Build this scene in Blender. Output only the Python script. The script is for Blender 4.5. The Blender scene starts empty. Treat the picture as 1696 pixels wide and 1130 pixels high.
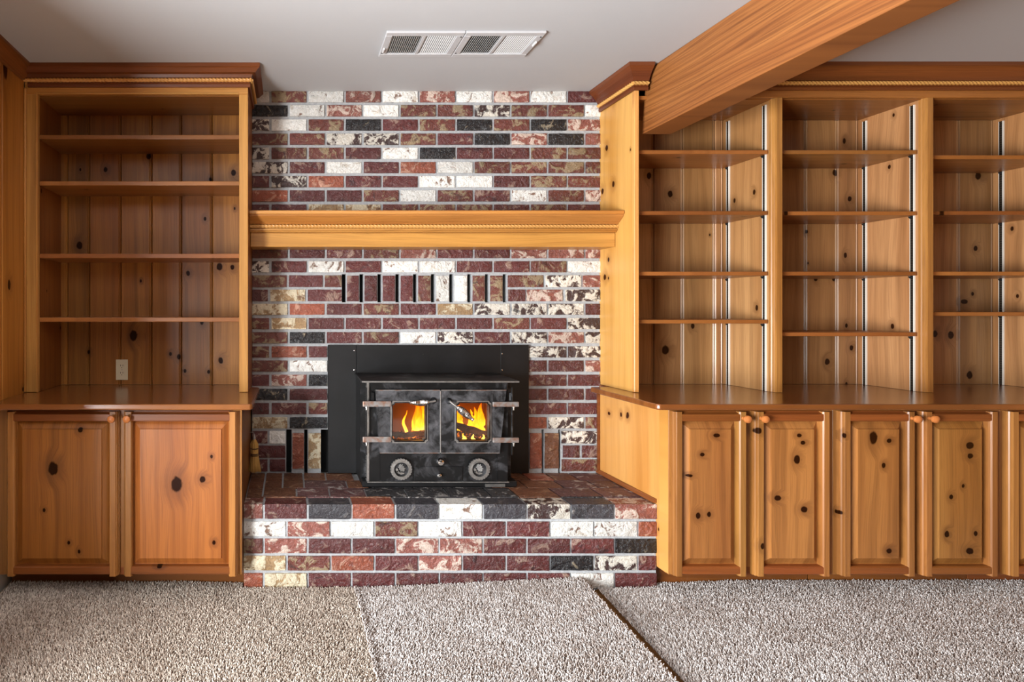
import bpy, bmesh, math, random
import numpy as np
from mathutils import Vector, Matrix
random.seed(7)
R = math.radians
SC = bpy.context.scene
COL = SC.collection
PI = math.pi

# ------------------------------------------------------------------ camera
EYE = 1.29          # eye height
CY = -3.2           # camera distance from the brick face (y = 0)
FPX, VPX, VPY = 960.0, 481.0, 514.0
cam_d = bpy.data.cameras.new('camera'); cam = bpy.data.objects.new('camera', cam_d); COL.objects.link(cam)
cam.location = (0, CY, EYE); cam.rotation_euler = (R(90), 0, 0)
cam_d.sensor_fit = 'HORIZONTAL'; cam_d.sensor_width = 36.0; cam_d.lens = FPX/1696*36
cam_d.shift_x = (848-VPX)/1696; cam_d.shift_y = (VPY-565)/1696
cam_d.clip_start = 0.05
SC.camera = cam

# ------------------------------------------------------------------ light
SC.view_settings.view_transform = 'Standard'
SC.view_settings.look = 'None'
SC.view_settings.gamma = 1.0
SC.view_settings.use_curve_mapping = False
SC.view_settings.exposure = 0.0
w = bpy.data.worlds.new('room_daylight'); SC.world = w; w.use_nodes = True
bg = w.node_tree.nodes['Background']
bg.inputs[0].default_value = (1.0, 0.88, 0.74, 1); bg.inputs[1].default_value = 0.05
def area(name, loc, target, sx, sy, power, col, spread=180):
    d = bpy.data.lights.new(name, 'AREA'); d.shape = 'RECTANGLE'; d.size = sx; d.size_y = sy
    d.energy = power; d.color = col; d.spread = R(spread)
    o = bpy.data.objects.new(name, d); COL.objects.link(o); o.location = loc
    o.rotation_euler = (Vector(target)-Vector(loc)).to_track_quat('-Z', 'Y').to_euler()
    return o
area('window_daylight', (-2.25, -3.3, 0.86), (2.0, -3.0, 0.84), 2.4, 1.35, 740, (0.95, 0.98, 1.0))

def wx(px, y): return (px-VPX)*(y-CY)/FPX
def wz(py, y): return EYE+(VPY-py)*(y-CY)/FPX

# ------------------------------------------------------------------ node helpers
def srgb(r, g, b):
    f = lambda c: (c/255/12.92) if c/255 <= 0.04045 else ((c/255+0.055)/1.055)**2.4
    return (f(r), f(g), f(b), 1)
class NT:
    def __init__(s, name):
        s.m = bpy.data.materials.new(name); s.m.use_nodes = True
        s.t = s.m.node_tree; s.n = s.t.nodes; s.n.clear()
        s.out = s.n.new('ShaderNodeOutputMaterial')
        s.b = s.n.new('ShaderNodeBsdfPrincipled'); s.l(s.b.outputs[0], s.out.inputs[0])
    def l(s, a, b): s.t.links.new(a, b)
    def put(s, sock, v):
        if hasattr(v, 'is_output'): s.l(v, sock)
        elif v is not None: sock.default_value = v
    def math(s, op, a, b=None, c=None, clamp=False):
        n = s.n.new('ShaderNodeMath'); n.operation = op; n.use_clamp = clamp
        for i, v in enumerate((a, b, c)): s.put(n.inputs[i], v)
        return n.outputs[0]
    def rng(s, v, a, b, c=0.0, d=1.0, smooth=False):
        n = s.n.new('ShaderNodeMapRange'); n.interpolation_type = 'SMOOTHSTEP' if smooth else 'LINEAR'
        for i, x in enumerate((v, a, b, c, d)): s.put(n.inputs[i], x)
        return n.outputs[0]
    def mix(s, f, a, b, blend='MIX'):
        n = s.n.new('ShaderNodeMix'); n.data_type = 'RGBA'; n.blend_type = blend
        s.put(n.inputs[0], f); s.put(n.inputs[6], a); s.put(n.inputs[7], b)
        return n.outputs[2]
    def comb(s, x, y, z=0.0):
        n = s.n.new('ShaderNodeCombineXYZ')
        for i, v in enumerate((x, y, z)): s.put(n.inputs[i], v)
        return n.outputs[0]
    def noise(s, vec, scale=1.0, detail=2.0, rough=0.5, dist=0.0, out=0):
        n = s.n.new('ShaderNodeTexNoise'); s.put(n.inputs['Vector'], vec)
        n.inputs['Scale'].default_value = scale; n.inputs['Detail'].default_value = detail
        n.inputs['Roughness'].default_value = rough; n.inputs['Distortion'].default_value = dist
        return n.outputs[out]
    def obj(s):
        return s.n.new('ShaderNodeTexCoord').outputs['Object']
    def pos(s):
        return s.n.new('ShaderNodeNewGeometry').outputs['Position']
    def xyz(s, v):
        n = s.n.new('ShaderNodeSeparateXYZ'); s.l(v, n.inputs[0]); return n.outputs
    def rand(s):
        return s.n.new('ShaderNodeObjectInfo').outputs['Random']
    def bump(s, h, strength=0.3, dist=0.005):
        n = s.n.new('ShaderNodeBump'); n.inputs['Strength'].default_value = strength
        n.inputs['Distance'].default_value = dist; s.l(h, n.inputs['Height'])
        s.l(n.outputs[0], s.b.inputs['Normal'])
    def set(s, **k):
        for a, v in k.items(): s.put(s.b.inputs[a.replace('_', ' ')], v)
        return s.m

def plain(name, col, rough=0.5, metal=0.0, spec=0.5):
    t = NT(name)
    nz = t.noise(t.obj(), 30, 3)
    t.set(Base_Color=t.mix(t.math('MULTIPLY', nz, 0.25), col, (col[0]*.6, col[1]*.6, col[2]*.6, 1)), Roughness=rough, Metallic=metal)
    t.b.inputs['Specular IOR Level'].default_value = spec
    return t.m

def pine(name, light, mid, dark, u, v, knots=(), dens=0.5, rough=0.33, cell=(5.5, 3.2), var=0.28, fine=1.0, coat=0.06, ring=16, streak=1.0):
    """knotty pine; u, v = axis index across / along the grain; knots = (u, v, radius, stretch)"""
    t = NT(name)
    p = t.xyz(t.pos()); r = t.rand()
    U, V = p[u], p[v]
    Uo = t.math('MULTIPLY_ADD', r, 13.7, U); Vo = t.math('MULTIPLY_ADD', r, 29.3, V)
    # knots
    vo = t.n.new('ShaderNodeTexVoronoi'); vo.voronoi_dimensions = '2D'; vo.inputs['Scale'].default_value = 1
    t.l(t.comb(t.math('MULTIPLY', Uo, cell[0]), t.math('MULTIPLY', Vo, cell[1])), vo.inputs['Vector'])
    vc = t.xyz(vo.outputs['Color'])
    rad = t.math('MULTIPLY_ADD', vc[1], 0.040, 0.018)
    dn = t.math('DIVIDE', vo.outputs['Distance'], rad)
    dn = t.math('ADD', dn, t.math('MULTIPLY', t.math('GREATER_THAN', vc[0], dens), 50.0))
    for (ku, kv, kr, st) in knots:
        nd = t.n.new('ShaderNodeVectorMath'); nd.operation = 'DISTANCE'
        t.l(t.comb(t.math('MULTIPLY', U, 1.0/kr), t.math('MULTIPLY', V, 1.0/(kr*st))), nd.inputs[0])
        nd.inputs[1].default_value = (ku/kr, kv/(kr*st), 0)
        dn = t.math('MINIMUM', dn, nd.outputs['Value'])
    wob = t.noise(t.comb(t.math('MULTIPLY', Uo, 60), t.math('MULTIPLY', Vo, 40)), 1, 2)
    dn = t.math('ADD', dn, t.math('MULTIPLY_ADD', wob, 0.5, -0.25))
    core = t.rng(dn, 0.75, 1.1, 1, 0, True)
    halo = t.rng(dn, 0.9, 3.6, 1, 0, True)
    # grain
    n1 = t.noise(t.comb(t.math('MULTIPLY', Uo, 4.0), t.math('MULTIPLY', Vo, 0.7)), 1, 2)
    Uw = t.math('ADD', Uo, t.math('MULTIPLY_ADD', n1, 0.12, -0.06))
    Uw = t.math('ADD', Uw, t.math('MULTIPLY', halo, 0.035))
    rings = t.math('SINE', t.math('MULTIPLY', Uw, ring*2*PI))
    rings = t.rng(rings, 0.1, 1.0, 0, 1, True)
    gr = t.noise(t.comb(t.math('MULTIPLY', Uw, 170), t.math('MULTIPLY', Vo, 3.0)), 1, 3, 0.6)
    big = t.noise(t.comb(t.math('MULTIPLY', Uo, 5), t.math('MULTIPLY', Vo, 0.4)), 1, 2)
    c = t.mix(t.rng(big, 0.3, 0.7, 0, 1, True), light, mid)
    heart = t.noise(t.comb(t.math('MULTIPLY', Uw, 11), t.math('MULTIPLY', Vo, 0.35)), 1, 2)
    c = t.mix(t.rng(heart, 0.52, 0.72, 0, 0.5*streak, True), c, dark)
    c = t.mix(t.math('MULTIPLY', rings, 0.20*fine), c, dark)
    c = t.mix(t.math('MULTIPLY', t.rng(gr, 0.45, 0.8), 0.5*fine), c, dark)
    c = t.mix(t.math('MULTIPLY', halo, 0.45), c, dark)
    kd = (dark[0]*.16+.002, dark[1]*.10+.001, dark[2]*.08, 1)
    c = t.mix(core, c, kd)
    hs = t.n.new('ShaderNodeHueSaturation'); t.l(c, hs.inputs['Color'])
    t.l(t.math('MULTIPLY_ADD', r, var, 0.91-var*0.55), hs.inputs['Value'])
    t.l(t.math('MULTIPLY_ADD', t.math('FRACT', t.math('MULTIPLY', r, 37.1)), 0.010, 0.4985), hs.inputs['Hue'])
    t.set(Base_Color=hs.outputs[0], Roughness=t.math('MULTIPLY_ADD', gr, 0.16, rough-0.06))
    t.b.inputs['Coat Weight'].default_value = coat; t.b.inputs['Coat Roughness'].default_value = 0.2
    t.l(t.math('MULTIPLY_ADD', core, -0.28, 0.36), t.b.inputs['Specular IOR Level'])
    t.bump(t.math('SUBTRACT', gr, t.math('MULTIPLY', core, 0.8)), 0.10, 0.003)
    return t.m

def kn(lst, y=None, plane='xz', x=None):
    out = []
    for k in lst:
        px, py, r = k[:3]; st = k[3] if len(k) > 3 else 1.35
        if plane == 'xz': out.append((wx(px, y), wz(py, y), .86*r*(y-CY)/FPX, st))
        else:
            dep = x*FPX/(px-VPX); yy = dep+CY
            out.append((yy, wz(py, yy), r*dep/FPX, st))
    return out

# ---- wood colours
HON = (srgb(218, 160, 90), srgb(196, 132, 62), srgb(140, 82, 32))       # honey pine face work
BRD = (srgb(194, 144, 96), srgb(168, 116, 72), srgb(112, 70, 38))      # back boards
DOR = (srgb(176, 118, 62), srgb(152, 94, 46), srgb(96, 54, 23))       # cabinet doors
RED = (srgb(132, 72, 35), srgb(110, 55, 27), srgb(70, 32, 15))          # redder crown / tops
CTR = (srgb(152, 90, 46), srgb(128, 68, 32), srgb(86, 42, 19))
BEAMC = (srgb(176, 112, 60), srgb(150, 86, 42), srgb(94, 46, 20))

YB_L, YF_L = 0.0, -0.31
YB_R, YF_R = 0.03, -0.32
YD = -0.625       # cabinet door faces
kL = kn([(222, 556, 8), (364, 442, 6), (366, 597, 5), (133, 407, 6), (297, 591, 4), (176, 282, 4), (387, 287, 5), (340, 363, 3), (312, 453, 4), (247, 260, 5), (283, 586, 3), (148, 583, 3), (349, 298, 3), (385, 443, 4), (307, 614, 3), (346, 616, 3), (335, 534, 4)], YB_L)
kR = kn([(1108, 322, 5), (1073, 292, 5), (1100, 580, 7), (1145, 540, 4), (1380, 287, 5), (1404, 330, 4), (1367, 599, 5), (1407, 576, 4), (1348, 462, 4), (1378, 462, 4), (1333, 384, 3), (1593, 500, 7, .7), (1571, 555, 6), (1545, 553, 5), (1602, 621, 6), (1612, 412, 4), (1616, 292, 6), (1607, 487, 3)], YB_R)
kLD = kn([(87, 777, 10, 1.35), (132, 713, 5, 1), (72, 846, 3), (113, 900, 3), (130, 915, 3), (292, 803, 11, 1.45), (335, 795, 6, 1.1), (350, 757, 3), (354, 900, 3.5)], YD)
kRD = kn([(1158, 855, 5), (1176, 853, 4), (1165, 754, 5, .8), (1144, 789, 6, .5), (1189, 722, 7, .6), (1290, 826, 7, .8), (1332, 734, 5, .8), (1334, 845, 7, .9), (1322, 762, 6, 1.6), (1326, 722, 5, .8), (1449, 726, 8, 1.7), (1475, 731, 5, .9), (1466, 772, 4), (1475, 914, 6, .9), (1609, 739, 8, .9), (1610, 756, 6, .9), (1578, 824, 4), (1571, 886, 5), (1609, 914, 8, .8), (1619, 885, 4), (1598, 806, 3)], YD)
kST = kn([(1257, 714, 6, 1.1), (1263, 905, 4, 1.6), (1396, 851, 3)], YD)
kSP = kn([(1010, 685, 4, .8), (1030, 687, 3), (1041, 688, 4), (1003, 245, 4), (1015, 150, 3, 4), (1040, 690, 3), (996, 317, 4), (1014, 305, 4), (1006, 430, 3), (1006, 461, 2), (1000, 459, 4)], plane='yz', x=1.705)
M = {}
M['face_z'] = pine('honey_pine_vertical', *HON, 0, 2, dens=0.25)
M['face_x'] = pine('honey_pine_horizontal', *HON, 2, 0, dens=0.2)
M['side_z'] = pine('honey_pine_side_panel', *HON, 1, 2, knots=kSP, dens=0.04, var=0.08, fine=0.45, streak=0.3)
M['stile_r'] = pine('brown_pine_stile', *DOR, 0, 2, dens=0.15)
M['rail_r'] = pine('brown_pine_rail', srgb(160, 98, 48), srgb(140, 80, 36), srgb(92, 48, 20), 2, 0, dens=0.15)
M['inner_shade_l'] = pine('pine_inner_side_shaded', srgb(150, 92, 42), srgb(124, 70, 28), srgb(80, 40, 14), 1, 2, dens=0.42, var=0.2)  # pine of the right inner sides, left unit's shade put into the colour
M['inner_z'] = pine('pine_inner_side', *BRD, 1, 2, dens=0.42, var=0.2)
M['back_shade_l'] = pine('knotty_back_boards_shaded', srgb(172, 114, 56), srgb(146, 88, 38), srgb(90, 48, 18), 0, 2, knots=kL, dens=0.12, var=0.4)  # same boards as on the right, darkened in colour for the bookcase's shade
M['back_r'] = pine('knotty_back_boards_tan', *BRD, 0, 2, knots=kR, dens=0.12, var=0.4)
M['shelf'] = pine('pine_shelf', srgb(170, 108, 54), srgb(146, 84, 40), srgb(98, 52, 22), 1, 0, dens=0.3)
M['door_l'] = pine('knotty_door_panel', srgb(174, 106, 50), srgb(150, 84, 36), srgb(92, 46, 18), 0, 2, knots=kLD, dens=0.0, var=0.15)
M['door_r'] = pine('knotty_door_panel_amber', *DOR, 0, 2, knots=kRD, dens=0.0, var=0.15)
M['stile'] = pine('door_stile_pine', *DOR, 0, 2, knots=kST, dens=0.08, var=0.3)
M['rail'] = pine('door_rail_pine', srgb(150, 86, 40), srgb(130, 68, 30), srgb(84, 42, 16), 2, 0, dens=0.06, var=0.35)
M['crown_x'] = pine('crown_pine', *RED, 2, 0, dens=0.12)
M['crown_y'] = pine('crown_pine_return', *RED, 2, 1, dens=0.12)
M['rope'] = pine('rope_moulding_pine', srgb(226, 172, 104), srgb(210, 150, 82), srgb(160, 104, 50), 2, 0, dens=0.0, fine=0.5)
M['counter'] = pine('varnished_counter_pine', *CTR, 1, 0, dens=0.1, rough=0.2, coat=0.6, var=0.1)
M['mantel'] = pine('mantel_pine', srgb(206, 146, 78), srgb(186, 122, 56), srgb(136, 80, 34), 2, 0,
                   knots=kn([(600, 388, 5, .8), (607, 396, 2), (602, 405, 2), (825, 387, 2.5), (827, 397, 2.5)], -0.15), dens=0.05, var=0.15)
M['beam'] = pine('rough_fir_beam', *BEAMC, 2, 1, knots=[(-0.62, 2.37, 0.010, 1.2)], dens=0.06, fine=1.7, ring=34, rough=0.5, coat=0.0)
M['beam_under'] = M['beam']
M['wall_pine'] = pine('pine_wall_panel', srgb(190, 126, 58), srgb(168, 104, 42), srgb(120, 66, 24), 1, 2, knots=kn([(15, 472, 5, 1.9), (9, 112, 8, 2.6), (38, 645, 3)], plane='yz', x=-1.326), dens=0.05, var=0.2)

# ---- bricks
def brick_mat(name, base, patch, amount, third=None, rough=0.42):
    t = NT(name)
    o = t.obj(); r = t.rand()
    vec = t.n.new('ShaderNodeVectorMath'); vec.operation = 'ADD'; t.l(o, vec.inputs[0])
    t.l(t.comb(t.math('MULTIPLY', r, 91.0), t.math('MULTIPLY', r, 57.0), t.math('MULTIPLY', r, 33.0)), vec.inputs[1])
    v = vec.outputs[0]
    n1 = t.noise(v, 15, 4, 0.6, 1.0); n2 = t.noise(v, 60, 5, 0.7, 0.8); n3 = t.noise(v, 11, 4, 0.6, 1.5)
    p = t.rng(t.math('MULTIPLY_ADD', t.math('SUBTRACT', n2, 0.5), 0.45, n1), 0.62-amount*0.5, 0.70-amount*0.5, 0, 1, True)
    c = t.mix(t.rng(n2, 0.35, 0.7), base, (base[0]*.5, base[1]*.45, base[2]*.48, 1))
    c = t.mix(p, c, t.mix(t.rng(n2, 0.3, 0.75), patch, (patch[0]*.62, patch[1]*.6, patch[2]*.55, 1)))
    th = third or (base[0]*.4, base[1]*.4, base[2]*.4, 1)
    c = t.mix(t.rng(n3, 0.60, 0.68, 0, .85, True), c, th)
    hs = t.n.new('ShaderNodeHueSaturation'); t.l(c, hs.inputs['Color'])
    t.l(t.math('MULTIPLY_ADD', t.math('FRACT', t.math('MULTIPLY', r, 17.3)), 0.4, 0.8), hs.inputs['Value'])
    t.set(Base_Color=hs.outputs[0], Roughness=t.rng(n2, 0.3, 0.7, rough-0.12, rough+0.12))
    t.b.inputs['Specular IOR Level'].default_value = 0.6
    t.bump(t.math('ADD', t.math('MULTIPLY', n1, 1.8), t.math('MULTIPLY', n2, .8)), 0.9, 0.010)
    return t.m
BK = {
 'D': brick_mat('burgundy_brick', srgb(96, 46, 45), srgb(150, 122, 110), 0.10, srgb(50, 28, 31), 0.34),
 'R': brick_mat('orange_red_brick', srgb(158, 86, 62), srgb(198, 148, 126), 0.12, srgb(104, 52, 40), 0.38),
 'W': brick_mat('whitewashed_brick', srgb(132, 104, 88), srgb(240, 240, 237), 0.58, srgb(188, 178, 164), 0.5),
 'K': brick_mat('black_glazed_brick', srgb(30, 29, 32), srgb(150, 138, 118), 0.04, srgb(12, 11, 12), 0.26),
 'T': brick_mat('brown_tan_brick', srgb(108, 56, 47), srgb(152, 132, 104), 0.22, srgb(62, 34, 32), 0.38),
 'P': brick_mat('pink_smeared_brick', srgb(142, 84, 72), srgb(210, 190, 178), 0.26, srgb(104, 56, 48), 0.4),
 'G': brick_mat('golden_tan_brick', srgb(166, 136, 96), srgb(224, 212, 184), 0.36, srgb(104, 70, 46), 0.48),
 'M': brick_mat('dark_brick_with_white_face', srgb(66, 44, 42), srgb(226, 221, 211), 0.34, srgb(36, 31, 32), 0.4),
 'S': brick_mat('sooty_hearth_brick', srgb(52, 50, 51), srgb(160, 157, 155), 0.14, srgb(18, 17, 18), 0.65),
 'C': brick_mat('charcoal_brick', srgb(64, 63, 68), srgb(116, 112, 112), 0.06, srgb(36, 36, 40), 0.36),
 'B': brick_mat('brown_hearth_brick', srgb(118, 76, 52), srgb(166, 130, 100), 0.08, srgb(78, 50, 40), 0.45),
 'V': brick_mat('dusty_mauve_hearth_brick', srgb(106, 72, 70), srgb(178, 166, 162), 0.12, srgb(70, 50, 52), 0.5),
}
t = NT('grey_mortar'); o = t.pos(); nz = t.noise(o, 90, 4, .6); n2 = t.noise(o, 5, 2)
t.set(Base_Color=t.mix(nz, srgb(132, 134, 136), srgb(190, 192, 194)), Roughness=0.9); t.bump(nz, .5, .004); M['mortar'] = t.m

# ---- other materials
t = NT('ceiling_paint'); nz = t.noise(t.pos(), 140, 3); t.set(Base_Color=srgb(182, 183, 185), Roughness=0.85); t.bump(nz, .08, .002); M['ceil'] = t.m
t = NT('black_iron'); o = t.pos(); n1 = t.noise(o, 9, 5, .65, .6); n2 = t.noise(o, 120, 3)
t.set(Base_Color=t.mix(t.rng(n1, .52, .8), srgb(18, 18, 19), srgb(92, 92, 96)), Metallic=0.35, Roughness=t.rng(n1, .3, .7, .34, .55)); t.bump(n2, .12, .002); M['iron'] = t.m
t = NT('greyed_cast_iron'); o = t.pos(); n1 = t.noise(o, 11, 5, .68, .5); n2 = t.noise(o, 140, 3)
t.set(Base_Color=t.mix(t.rng(n1, .40, .74), srgb(18, 18, 19), srgb(106, 106, 110)), Metallic=0.3, Roughness=.5); t.bump(n2, .15, .002); M['door_iron'] = t.m
t = NT('matte_black_sheet'); o = t.pos(); n1 = t.noise(o, 6, 4, .6)
t.set(Base_Color=t.mix(t.rng(n1, .45, .8), srgb(8, 8, 9), srgb(24, 24, 26)), Metallic=0.1, Roughness=.5); M['sheet'] = t.m
t = NT('worn_steel'); o = t.pos(); n1 = t.noise(o, 60, 4)
t.set(Base_Color=t.mix(n1, srgb(120, 118, 116), srgb(196, 194, 190)), Metallic=.85, Roughness=.36); M['steel'] = t.m
t = NT('rusty_hinge_iron'); o = t.pos(); n1 = t.noise(o, 40, 4)
t.set(Base_Color=t.mix(t.rng(n1, .4, .65), srgb(150, 148, 146), srgb(140, 104, 86)), Metallic=.6, Roughness=.45); M['hinge'] = t.m
M['chrome'] = plain('polished_metal', srgb(214, 214, 214), .18, 1.0)
M['white_metal'] = plain('white_enamel_metal', srgb(214, 214, 214), .45)
M['grey_metal'] = plain('grey_enamel_metal', srgb(190, 190, 192), .45)
M['void'] = plain('dark_void', srgb(9, 9, 9), .9)
M['almond'] = plain('almond_plastic', srgb(214, 202, 170), .4)
M['almond_dark'] = plain('outlet_slot_shadow', srgb(40, 34, 26), .7)
M['knob'] = plain('turned_pine_knob', srgb(186, 112, 58), .3)
M['firebrick'] = plain('firebrick', srgb(150, 98, 66), .9)
t = NT('charred_log'); o = t.pos(); n1 = t.noise(o, 45, 4, .6, .5)
t.set(Base_Color=t.mix(n1, srgb(34, 20, 12), srgb(120, 70, 34)), Roughness=.9); t.bump(n1, .6, .006)
M['log'] = t.m
t = NT('glowing_embers'); o = t.pos(); n1 = t.noise(o, 70, 3, .6, .5); f = t.rng(n1, .45, .68, 0, 1, True)
t.set(Base_Color=srgb(50, 22, 12), Roughness=.9, Emission_Color=t.mix(f, srgb(190, 30, 4), srgb(255, 150, 30)), Emission_Strength=t.math('MULTIPLY', f, 1.3)); M['ember'] = t.m
t = NT('flame'); z = t.xyz(t.pos())[2]; o = t.pos(); x = t.xyz(t.pos())
n1 = t.noise(t.comb(t.math('MULTIPLY', x[0], 26), t.math('MULTIPLY', x[1], 26), t.math('MULTIPLY', x[2], 9)), 1, 3, .5, .8)
hgt = t.rng(z, .60, .84)
k = t.math('SUBTRACT', hgt, t.math('MULTIPLY_ADD', n1, .9, -.45))
cr = t.n.new('ShaderNodeValToRGB'); t.l(k, cr.inputs[0])
e = cr.color_ramp.elements; e[0].position = .05; e[0].color = srgb(255, 226, 110); e[1].position = .9; e[1].color = srgb(196, 70, 4)
q = e.new(.35); q.color = srgb(255, 186, 30); q = e.new(.6); q.color = srgb(244, 130, 8)
em = t.n.new('ShaderNodeEmission'); t.l(cr.outputs[0], em.inputs[0]); em.inputs[1].default_value = 3.0
tr = t.n.new('ShaderNodeBsdfTransparent'); ms = t.n.new('ShaderNodeMixShader')
t.l(t.rng(k, .55, 1.05, 0, 1, True), ms.inputs[0]); t.l(em.outputs[0], ms.inputs[1]); t.l(tr.outputs[0], ms.inputs[2]); t.l(ms.outputs[0], t.out.inputs[0]); M['flame'] = t.m
t = NT('stove_glass'); gl = t.n.new('ShaderNodeBsdfGlossy'); gl.inputs[1].default_value = .05; gl.inputs[0].default_value = (.9, .9, .9, 1)
tr = t.n.new('ShaderNodeBsdfTransparent'); tr.inputs[0].default_value = (.96, .9, .82, 1); ms = t.n.new('ShaderNodeMixShader'); ms.inputs[0].default_value = .04
t.l(tr.outputs[0], ms.inputs[1]); t.l(gl.outputs[0], ms.inputs[2]); t.l(ms.outputs[0], t.out.inputs[0]); M['glass'] = t.m
t = NT('slotted_shelf_standard'); zz = t.xyz(t.pos())[2]
sl = t.math('GREATER_THAN', t.math('FRACT', t.math('MULTIPLY', zz, 79.0)), .5)
t.set(Base_Color=t.mix(sl, srgb(60, 50, 38), srgb(16, 13, 10)), Metallic=.3, Roughness=.4); M['standard'] = t.m
M['lip'] = plain('standard_edge', srgb(236, 232, 222), .3, .1)
t = NT('broom_straw'); ri = t.n.new('ShaderNodeNewGeometry').outputs['Random Per Island']; t.set(Base_Color=t.mix(ri, srgb(150, 100, 38), srgb(232, 190, 108)), Roughness=.7); M['straw'] = t.m
M['twine'] = plain('dark_twine', srgb(50, 28, 18), .7)
t = NT('carpet_pile'); ri = t.n.new('ShaderNodeNewGeometry').outputs['Random Per Island']; nb = t.noise(t.pos(), 2.2, 3, .6, .5)
c = t.mix(t.rng(ri, .0, 1), srgb(150, 136, 126), srgb(252, 249, 247)); c = t.mix(t.rng(nb, .42, .68, 0, .38), c, srgb(146, 126, 112))
t.set(Base_Color=c, Roughness=.95); t.b.inputs['Specular IOR Level'].default_value = .1; M['pile'] = t.m
t = NT('light_tinted_carpet_pile'); ri = t.n.new('ShaderNodeNewGeometry').outputs['Random Per Island']; nb = t.noise(t.pos(), 2.2, 3, .6, .5)  # same carpet; warm dim light of the left side put into the colour
c = t.mix(t.rng(ri, .0, 1), srgb(146, 129, 114), srgb(244, 233, 219)); c = t.mix(t.rng(nb, .42, .68, 0, .38), c, srgb(142, 120, 102))
t.set(Base_Color=c, Roughness=.95); t.b.inputs['Specular IOR Level'].default_value = .1; M['pile_light_tint'] = t.m
t = NT('carpet_ground'); nz = t.noise(t.pos(), 160, 3); t.set(Base_Color=t.mix(nz, srgb(84, 68, 56), srgb(120, 104, 92)), Roughness=.95); t.bump(nz, .6, .01); M['carpet'] = t.m
t = NT('jute_backing'); nz = t.noise(t.pos(), 200, 3); t.set(Base_Color=t.mix(nz, srgb(106, 70, 32), srgb(160, 116, 66)), Roughness=.95); M['jute'] = t.m
t = NT('wall_plaster'); t.set(Base_Color=srgb(200, 196, 190), Roughness=.9); M['plaster'] = t.m

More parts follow.
